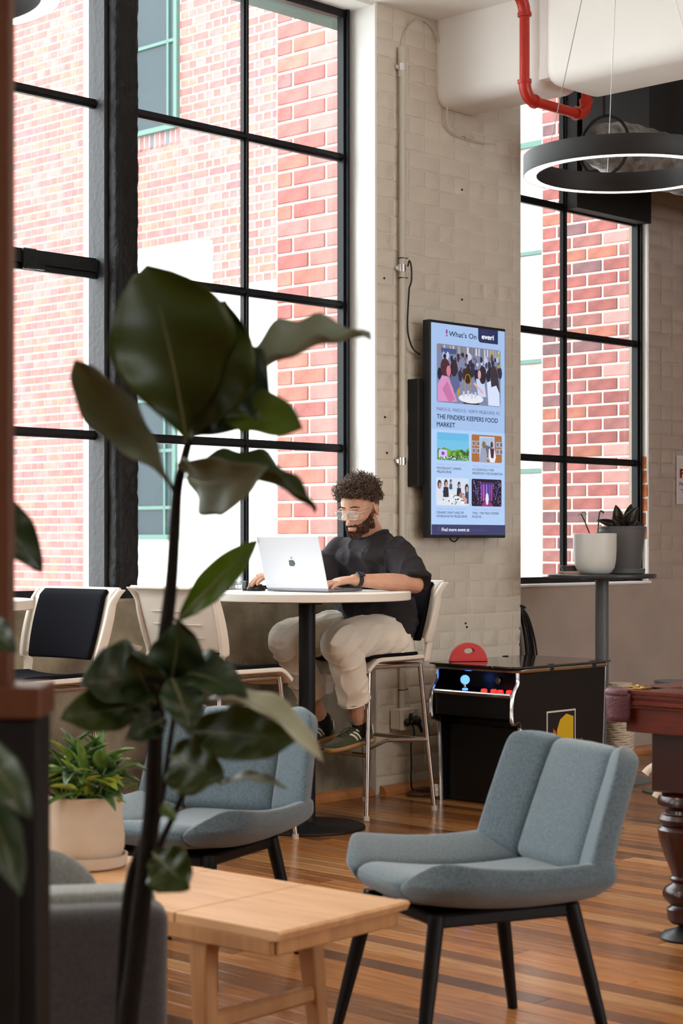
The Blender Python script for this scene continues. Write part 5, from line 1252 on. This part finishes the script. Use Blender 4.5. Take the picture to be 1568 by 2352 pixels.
q.rings([[Vector((.070,-.007,.030)),Vector((.070,.007,.030)),Vector((.0865,.0045,.030)),Vector((.0865,-.0045,.030))],
         [Vector((.070,-.012,.0)),Vector((.070,.012,.0)),Vector((.0985,.0060,.0)),Vector((.0985,-.0060,.0))],
         [Vector((.070,-.018,-.028)),Vector((.070,.018,-.028)),Vector((.109,.0085,-.024)),Vector((.109,-.0085,-.024))],
         [Vector((.072,-.012,-.036)),Vector((.072,.012,-.036)),Vector((.103,.0065,-.034)),Vector((.103,-.0065,-.034))]])
q.M = o_
hball(q, (.1045,0,-.0255), .0105, (1,1.05,.9))
hball(q, (.0835,0,-.0515), .0175, (.55,1.25,.30)); hball(q, (.0820,0,-.0620), .0160, (.58,1.15,.34))
body = q.build('body', M_skin, man, smooth=2, fixn=True)
m = body.modifiers.new('v','REMESH'); m.mode = 'VOXEL'; m.voxel_size = .0030; m.use_smooth_shade = True
m = body.modifiers.new('s','SMOOTH'); m.factor = .5; m.iterations = 4
applied(body); body.data.materials.clear(); body.data.materials.append(M_skin); body.data.shade_smooth()

# ---- eyes, brows, lips
q = MB(); ew = mat('eye_white', (.55,.48,.45), .3); ei_ = mat('eye_dark', (.03,.02,.015), .3)
for sg in (-1,1):
    q.m(ei_); hball(q, (.0775, sg*.0285, .0115), .0065, (.6,1.45,.30), n=12, k=8)
q.build('eyelash_line', None, man, smooth=2)
q = MB()
rh_ = random.Random(77)
for sg in (-1,1):
    for k in range(46):
        t = k/45; y = sg*lerp(.012,.048,t); z = .0415+.006*math.sin(math.pi*t*.9)-.004*t+rh_.uniform(-.002,.002); x = .0895-.016*t*t
        q.tube([H(x,y,z), H(x+.002, y+sg*.007, z+.002)], [.0013,.0004], 4, cap=False)
q.build('eyebrows', M_hair, man)
q = MB(); hball(q, (.0905,0,-.0575), .0135, (.35,1.25,.40), n=14, k=10); q.build('lips', mat('lips', (.42,.17,.14), .45), man, smooth=2)
# ---- beard: short dense hairs over the jaw
dg = bpy.context.evaluated_depsgraph_get()
from mathutils.bvhtree import BVHTree
bvh = BVHTree.FromPolygons([v.co for v in body.data.vertices], [p.vertices[:] for p in body.data.polygons])
def onhead(x, y, z):
    """point and normal on the head skin in the direction given in the head frame"""
    c = H(0,0,z*.35); d = (H(x,y,z)-c).normalized(); hit = bvh.ray_cast(c+d*.30, -d)
    return hit[0], hit[1]
q = MB()
for k in range(5200):
    az = rh_.uniform(-1.75,1.75); z = rh_.uniform(-.112,-.002)
    top = -.046+.040*min(1,abs(az)/1.35)**2.5 if abs(az) > .32 else -.040
    if z > top: continue
    if abs(az) < .30 and -.066 < z < -.050: continue
    if abs(az) > 1.15 and z < -.085: continue
    if abs(az) > 1.50: continue
    p, n = onhead(math.cos(az)*.1, math.sin(az)*.085, z)
    if p is None: continue
    if (HM.inverted() @ p).z > top+.008: continue
    dn = (n*.55-UP*.75+Vector((rh_.uniform(-.5,.5),rh_.uniform(-.5,.5),rh_.uniform(-.4,.3)))).normalized(); L = rh_.uniform(.005,.011)*(1.2 if z < -.07 else .85)
    q.tube([p-n*.001, p+dn*L*.5+n*L*.25, p+dn*L], [.0013,.0011,.0004], 3, cap=False)
q.build('beard', M_beard, man, fixn=False)
# ---- hair: scalp cover plus curls
q = MB()
def scalp(u, v):
    az = 2*math.pi*u; el = lerp(-.55 if math.cos(az) > -.3 else -.95, math.pi/2, v); d = Vector((math.cos(az)*math.cos(el), math.sin(az)*math.cos(el), math.sin(el)))
    if math.cos(az) > 0: el2 = max(el, .62*max(0, math.cos(az))**.6+ -.1); d = Vector((math.cos(az)*math.cos(el2), math.sin(az)*math.cos(el2), math.sin(el2)))
    r = 1.0+.03*noise.noise(d*6); return H(-.014+d.x*.098*r, d.y*.080*r, .040+d.z*.088*r)
q.grid(scalp, 48, 22, closed_u=True); q.build('hair_base', M_hair, man, smooth=2)
q = MB(); cnt = 0
while cnt < 900:
    az = rh_.uniform(-math.pi, math.pi); el = math.asin(rh_.uniform(-.92 if abs(az) > 1.9 else -.55, 1)); front = max(0, math.cos(az))
    if el < .60*front**.7-.05: continue
    if abs(abs(az)-1.62) < .42 and el < .12: continue
    d = Vector((math.cos(az)*math.cos(el), math.sin(az)*math.cos(el), math.sin(el)))
    p = H(-.014+d.x*.094, d.y*.077, .040+d.z*.084); dd = (HM.to_3x3() @ d).normalized()
    L = rh_.uniform(.024,.050)*(1.35 if el > .5 else .8)*(1.12 if az < 0 or el > .7 else 1); fall = Vector((0,0,-.35)) if el < .4 else Vector((0,0,0)); fwd = (HM.to_3x3() @ Vector((.5,0,-.1)))*(front if el > .3 else 0)
    ax = (dd+fall+fwd*.9+Vector((rh_.uniform(-.45,.45),rh_.uniform(-.45,.45),rh_.uniform(-.3,.4)))).normalized()
    a1 = ax.orthogonal().normalized(); a2 = ax.cross(a1); cr_ = rh_.uniform(.005,.0105); turns = rh_.uniform(1.0,2.0); ph = rh_.uniform(0,6.28); hd_ = rh_.choice((-1,1)); ns = 15; pts = []
    for k in range(ns):
        t = k/(ns-1); an = ph+hd_*turns*2*math.pi*t; rad = cr_*min(1, t*3+.2); pts.append(p+ax*L*t*(1-.15*t)+(a1*math.cos(an)+a2*math.sin(an))*rad)
    th = rh_.uniform(.0014,.0030); q.tube(pts, [th*(1-.65*(k/(ns-1))**2) for k in range(ns)], 5, cap=False); cnt += 1
q.build('hair', M_hair, man, smooth=2, fixn=False)
# ---- glasses
gls = mat('clear_acetate', (.72,.68,.62), .12, spec=.8); gls.node_tree.nodes['Principled BSDF'].inputs['Transmission Weight'].default_value = .35
q = MB()
for sg in (-1,1):
    loop = []
    for k in range(28):
        a = 2*math.pi*k/28; ca, sa = math.cos(a), math.sin(a); y = .0285+.0245*math.copysign(abs(ca)**.62, ca); z = .0115+.0185*math.copysign(abs(sa)**.62, sa); y += .002*(sa > 0)*ca
        loop.append(H(.1005-.10*(y-.028)**2*10*.6-.06*max(0, y-.028), sg*y, z))
    q.tube(loop, .0021, 6, closed=True)
    q.tube([H(.097, sg*.0535, .021), H(.088, sg*.066, .021), H(.045, sg*.0745, .020), H(-.010, sg*.077, .020), H(-.028, sg*.077, .006)], [.0030,.0026,.0022,.0020,.0016], 6)
q.tube(spline([H(.1005,-.007,.016), H(.104,0,.019), H(.1005,.007,.016)], 4), .0021, 6)
gf = q.build('glasses', gls, man, smooth=True)
q = MB()
for sg in (-1,1): q.add([H(.0995, sg*(.0285+.0225*math.cos(2*math.pi*k/20)), .0115+.017*math.sin(2*math.pi*k/20)) for k in range(20)], [tuple(range(20))])
q.build('lens', glassmat('lens_glass', (.96,.97,.98), .16, .02), gf, fixn=False)
# ---- T shirt
def oval(c, ax, ay, rx, ry, n=28, p=.85):
    return [c+ax*rx*math.copysign(abs(math.cos(a))**p, math.cos(a))+ay*ry*math.copysign(abs(math.sin(a))**p, math.sin(a)) for a in [2*math.pi*k/n for k in range(n)]]
q = MB()
sp_ = [(PEL-UP*.030-FW*.005, .172,.145), (PEL+UP*.02+FW*.01, .192,.160), (PEL+UP*.09+FW*.018, .190,.158), (PEL+UP*.19+FW*.020, .190,.148), (PEL+UP*.29+FW*.035, .200,.138), (NB-UP*.115+FW*.010, .205,.125), (NB-UP*.065, .188,.104), (NB-UP*.025, .125,.082), (NB+UP*.002, .078,.066)]
q.rings([oval(c, LF, FW, a, b_) for c, a, b_ in sp_])
cap(q, [SHR-UP*.022, NB-UP*.070, SHL-UP*.022], [.060,.082,.060], 18)
def sleeve(sh_, el_, over, r0, r1, sub=7):
    d = (el_-sh_).normalized(); end = el_+d*over
    sp = spline([sh_-d*.02, sh_.lerp(el_,.5), end], sub); m_ = len(sp); q.tube(sp, [lerp(r0, r1, (k/(m_-1))**.8) for k in range(m_)], 20); q.ball(sp[0], r0*.98, 20, 12)
sleeve(SHL-UP*.012, ELL, -.005, .062, .082); sleeve(SHR-UP*.012, ELR, -.02, .062, .080)
cap(q, [SHL-UP*.02, SHL.lerp(PEL,.45)+FW*.02-UP*.0], [.072,.05], 16); cap(q, [SHR-UP*.02, SHR.lerp(PEL,.45)+FW*.02], [.072,.05], 16)
shirt = q.build('t_shirt', M_shirt, man, smooth=2)
m = shirt.modifiers.new('v','REMESH'); m.mode = 'VOXEL'; m.voxel_size = .0055
m = shirt.modifiers.new('s','SMOOTH'); m.factor = .7; m.iterations = 26
applied(shirt)
def fold_all(o, fn):
    me = o.data; ns_ = [v.normal.copy() for v in me.vertices]
    for v, n_ in zip(me.vertices, ns_): v.co = v.co+n_*fn(v.co, n_)
    me.update(); me.shade_smooth()
def ridge(x): return 1-abs(x)*2.2
def shirt_fold(p, n_):
    l = p.dot(LF); f_ = p.dot(FW); z = p.z
    a = noise.noise(Vector((l*13+z*5, f_*7, z*3.2)))*.011*max(.25, min(1, (1.28-z)*4))
    low = max(0, 1-abs(z-.86)/.11); b_ = noise.noise(Vector((l*5+3, f_*6, z*30)))*.012*low
    c = max(0, ridge(noise.noise(Vector((l*6+z*4.5, 3.3, z*4-l*3))*1.4)))**3*.006*(z < 1.22)
    arm = max(0, 1-(p-ELL).length/.14)+max(0, 1-(p-ELR).length/.14); d = noise.noise(Vector((l*8, f_*8, z*34)))*.007*arm
    v1 = max(0, ridge(noise.noise(Vector((l*9-z*3, 1.7, z*2.2+l*4))*1.2)))**2*.010*(z < 1.24)
    v2 = max(0, ridge(noise.noise(Vector((l*5+z*7, f_*4+9, z*6-l*6))*1.1)))**3*.009
    return (a+b_+c+d)*1.6+v1+v2-.004
fold_all(shirt, shirt_fold); shirt.data.materials.clear(); shirt.data.materials.append(M_shirt)
q = MB(); loop = [NB+UP*(.004-.028*max(0, math.cos(a))-.0*math.sin(a))+FW*(.004+.078*math.cos(a))+LF*.079*math.sin(a) for a in [2*math.pi*k/36 for k in range(36)]]
q.tube(loop, .0085, 8, closed=True, up=(0,0,1), flat=1.3); q.build('neckband', M_shirt, shirt, smooth=True)
q = MB(); q.box(mv(.262,8.66,.855), (.004,.010,.016)); q.build('side_tag', M_strp, shirt)
# ---- trousers
q = MB()
q.rings([oval(PEL+UP*z, LF, FW, a, b_) for z, a, b_ in ((-.118,.150,.120),(-.10,.175,.145),(-.04,.182,.150),(.03,.172,.140),(.07,.15,.12))])
for hp, kn, ank in ((HPL,KNL,ANL),(HPR,KNR,ANR)):
    cf = kn.lerp(ank, .70)
    cap(q, [hp-UP*.01, hp.lerp(kn,.35)+UP*.004, hp.lerp(kn,.8)+UP*.004, kn+UP*.004], [.110,.104,.092,.082], 18)
    sp = spline([kn, kn.lerp(cf,.4)-FW*.014, kn.lerp(cf,.8)-FW*.006, cf], 6); q.tube(sp, [lerp(.083,.070,(k/(len(sp)-1))) for k in range(len(sp))], 22)
trs = q.build('trousers', M_trs, man, smooth=2)
m = trs.modifiers.new('v','REMESH'); m.mode = 'VOXEL'; m.voxel_size = .0055
m = trs.modifiers.new('s','SMOOTH'); m.factor = .6; m.iterations = 6
applied(trs)
def tr_fold(p, n_):
    r = 0
    for hp, kn, ank in ((HPL,KNL,ANL),(HPR,KNR,ANR)):
        k_ = max(0, 1-(p-kn).length/.17); h_ = max(0, 1-(p-hp-FW*.06).length/.17); d = (kn-hp).normalized(); s_ = (ank-kn).normalized()
        a1 = p.dot(d)*26+p.dot(LF)*5; a2 = p.dot(s_)*17+p.dot(LF)*7
        r += noise.noise(Vector((a1, p.dot(LF)*6, p.z*8)))*.007*h_+noise.noise(Vector((a2, p.dot(LF)*5, 2)))*.007*k_
    r += noise.noise(Vector((p.dot(FW)*11+p.z*5, p.dot(LF)*15, p.z*7)))*.0055
    r += max(0, ridge(noise.noise(Vector((p.dot(FW)*7+p.z*9, p.dot(LF)*11, p.z*3)))))**4*.004
    return r*2.0
fold_all(trs, tr_fold); trs.data.materials.clear(); trs.data.materials.append(M_trs)
for kn, ank in ((KNL,ANL),(KNR,ANR)):
    cf = kn.lerp(ank,.70); sd = (ank-kn).normalized(); a = sd.orthogonal().normalized(); b_ = sd.cross(a)
    q = MB(); q.tube([cf-sd*.004+(a*math.cos(t)+b_*math.sin(t))*.0705 for t in [2*math.pi*k/30 for k in range(30)]], .004, 8, closed=True); q.build('hem', M_trs, trs, smooth=True)
# ---- socks and trainers
def shoe(ank, heel, toe, side):
    d = (toe-heel); L = d.length; fx_ = d.normalized(); ly = UP.cross(fx_).normalized(); uz = fx_.cross(ly)
    def S(x, y, z): return heel+fx_*x+ly*y+uz*z
    prof = [(0,.020,.060),(.02,.030,.078),(.06,.034,.086),(.10,.035,.080),(.14,.037,.066),(.18,.043,.054),(.22,.046,.045),(.25,.042,.038),(.275,.030,.030),(.288,.012,.020)]
    k_ = L/.288; q = MB(); rs = []
    for x, w_, h_ in prof: rs.append([S(x*k_, w_*math.copysign(abs(math.cos(a))**.8, math.cos(a)), .014+(h_-.014)*(max(0, math.sin(a))**.75 if math.sin(a) > 0 else 0)+(0 if math.sin(a) >= 0 else .004*math.sin(a))) for a in [2*math.pi*k/20 for k in range(20)]])
    q.rings(rs); up_ = q.build('shoe', M_suede, man, smooth=2); mod_sub(up_, 1)
    q = MB(); rs = []
    for x, w_, h_ in prof: rs.append([S(x*k_+(.004 if x > .2 else -.004), (w_+.004)*s1, z) for s1, z in ((-1,-.008),(-1,.016),(-.5,.018),(.5,.018),(1,.016),(1,-.008),(.5,-.010),(-.5,-.010))])
    q.rings(rs); o = q.build('sole', M_gum, up_, smooth=2); mod_sub(o, 1)
    def surf(x, ang):
        for i in range(len(prof)-1):
            if prof[i][0] <= x <= prof[i+1][0]: t = (x-prof[i][0])/(prof[i+1][0]-prof[i][0]); w_ = lerp(prof[i][1], prof[i+1][1], t); h_ = lerp(prof[i][2], prof[i+1][2], t); break
        return S(x*k_, (w_+.001)*math.copysign(abs(math.cos(ang))**.8, math.cos(ang)), .015+(h_-.013)*max(0, math.sin(ang))**.75)
    for sg in (0, 1):
        for i in range(3):
            x0 = .085+.022*i; q = MB(); pts = []
            for t in range(6): an = lerp(.12, 1.05, t/5); an = math.pi-an if sg else an; pts.append(surf(x0-.008+.034*t/5, an))
            q.tube(pts, [.0052]*6, 6, flat=.25, up=tuple((pts[2]-S((x0+.01)*k_,0,.04)).normalized())); q.build('side_stripe', M_strp, up_, smooth=True)
    for i in range(5):
        x0 = .115+.020*i; q = MB(); q.tube([surf(x0, an)+uz*.002 for an in (1.0,1.25,1.57,1.9,2.15)], .0026, 6); q.build('lace', M_suede, up_, smooth=True)
    q = MB(); q.tube(spline([S(.12*k_,0,.085),S(.14*k_,.02,.082),S(.15*k_,.03,.066),S(.13*k_,.028,.07)],4)+spline([S(.12*k_,0,.085),S(.15*k_,-.02,.078),S(.17*k_,-.03,.06)],4), .002, 6); q.build('lace_bow', M_suede, up_, smooth=True)
    q = MB(); q.box(S(.105*k_,0,.098), (.040,.040,.006), rot=Matrix((fx_,ly,uz)).transposed() @ Euler((0,-.9,0)).to_matrix(), bev=.002); q.build('tongue_label', mat('grey_tongue', (.22,.24,.23), .6), up_)
    q = MB(); rs = [[S(.004*k_, .014*s1, z) for s1, z in ((-1,.03),(1,.03),(1,.078),(-1,.078))], [S(-.004, .012*s1, z) for s1, z in ((-1,.03),(1,.03),(1,.076),(-1,.076))]]; q.rings(rs); q.build('heel_tab', M_strp, up_)
    q = MB(); cap(q, [ank+UP*.012, ank-UP*.04, S(.045*k_,0,.055)], [.040,.039,.036], 16); q.build('sock', M_sock, man, smooth=2)
shoe(ANL, mv(.142,8.468,.352), mv(-.068,8.300,.318), 1)
shoe(ANR, mv(-.042,8.650,.352), mv(-.225,8.440,.318), -1)
# ---- watch on the near wrist
wd = (WRL-ELL).normalized(); wc = WRL-wd*.022; wa = wd.cross(UP).normalized(); wb = wa.cross(wd).normalized()
q = MB(); rs = []
for k in range(30):
    a = 2*math.pi*k/30; c = wc+(wa*math.cos(a)*.0300+wb*math.sin(a)*.0275); o2 = (wa*math.cos(a)+wb*math.sin(a)); rs.append([c-wd*.011, c+wd*.011, c+wd*.010+o2*.003, c-wd*.010+o2*.003])
q.rings(rs, cap=False, closed=True); wt = q.build('watch_strap', M_blk, man, smooth=True)
q = MB(); nn_ = (wb*.85+LF*.5).normalized(); fcx = wd; fcy = nn_.cross(wd).normalized(); q.box(wc+nn_*.033, (.036,.034,.010), rot=Matrix((fcx,fcy,nn_)).transposed(), bev=.004); q.build('watch_face', mat('watch_glass', (.01,.01,.012), .08, coat=.5), wt)
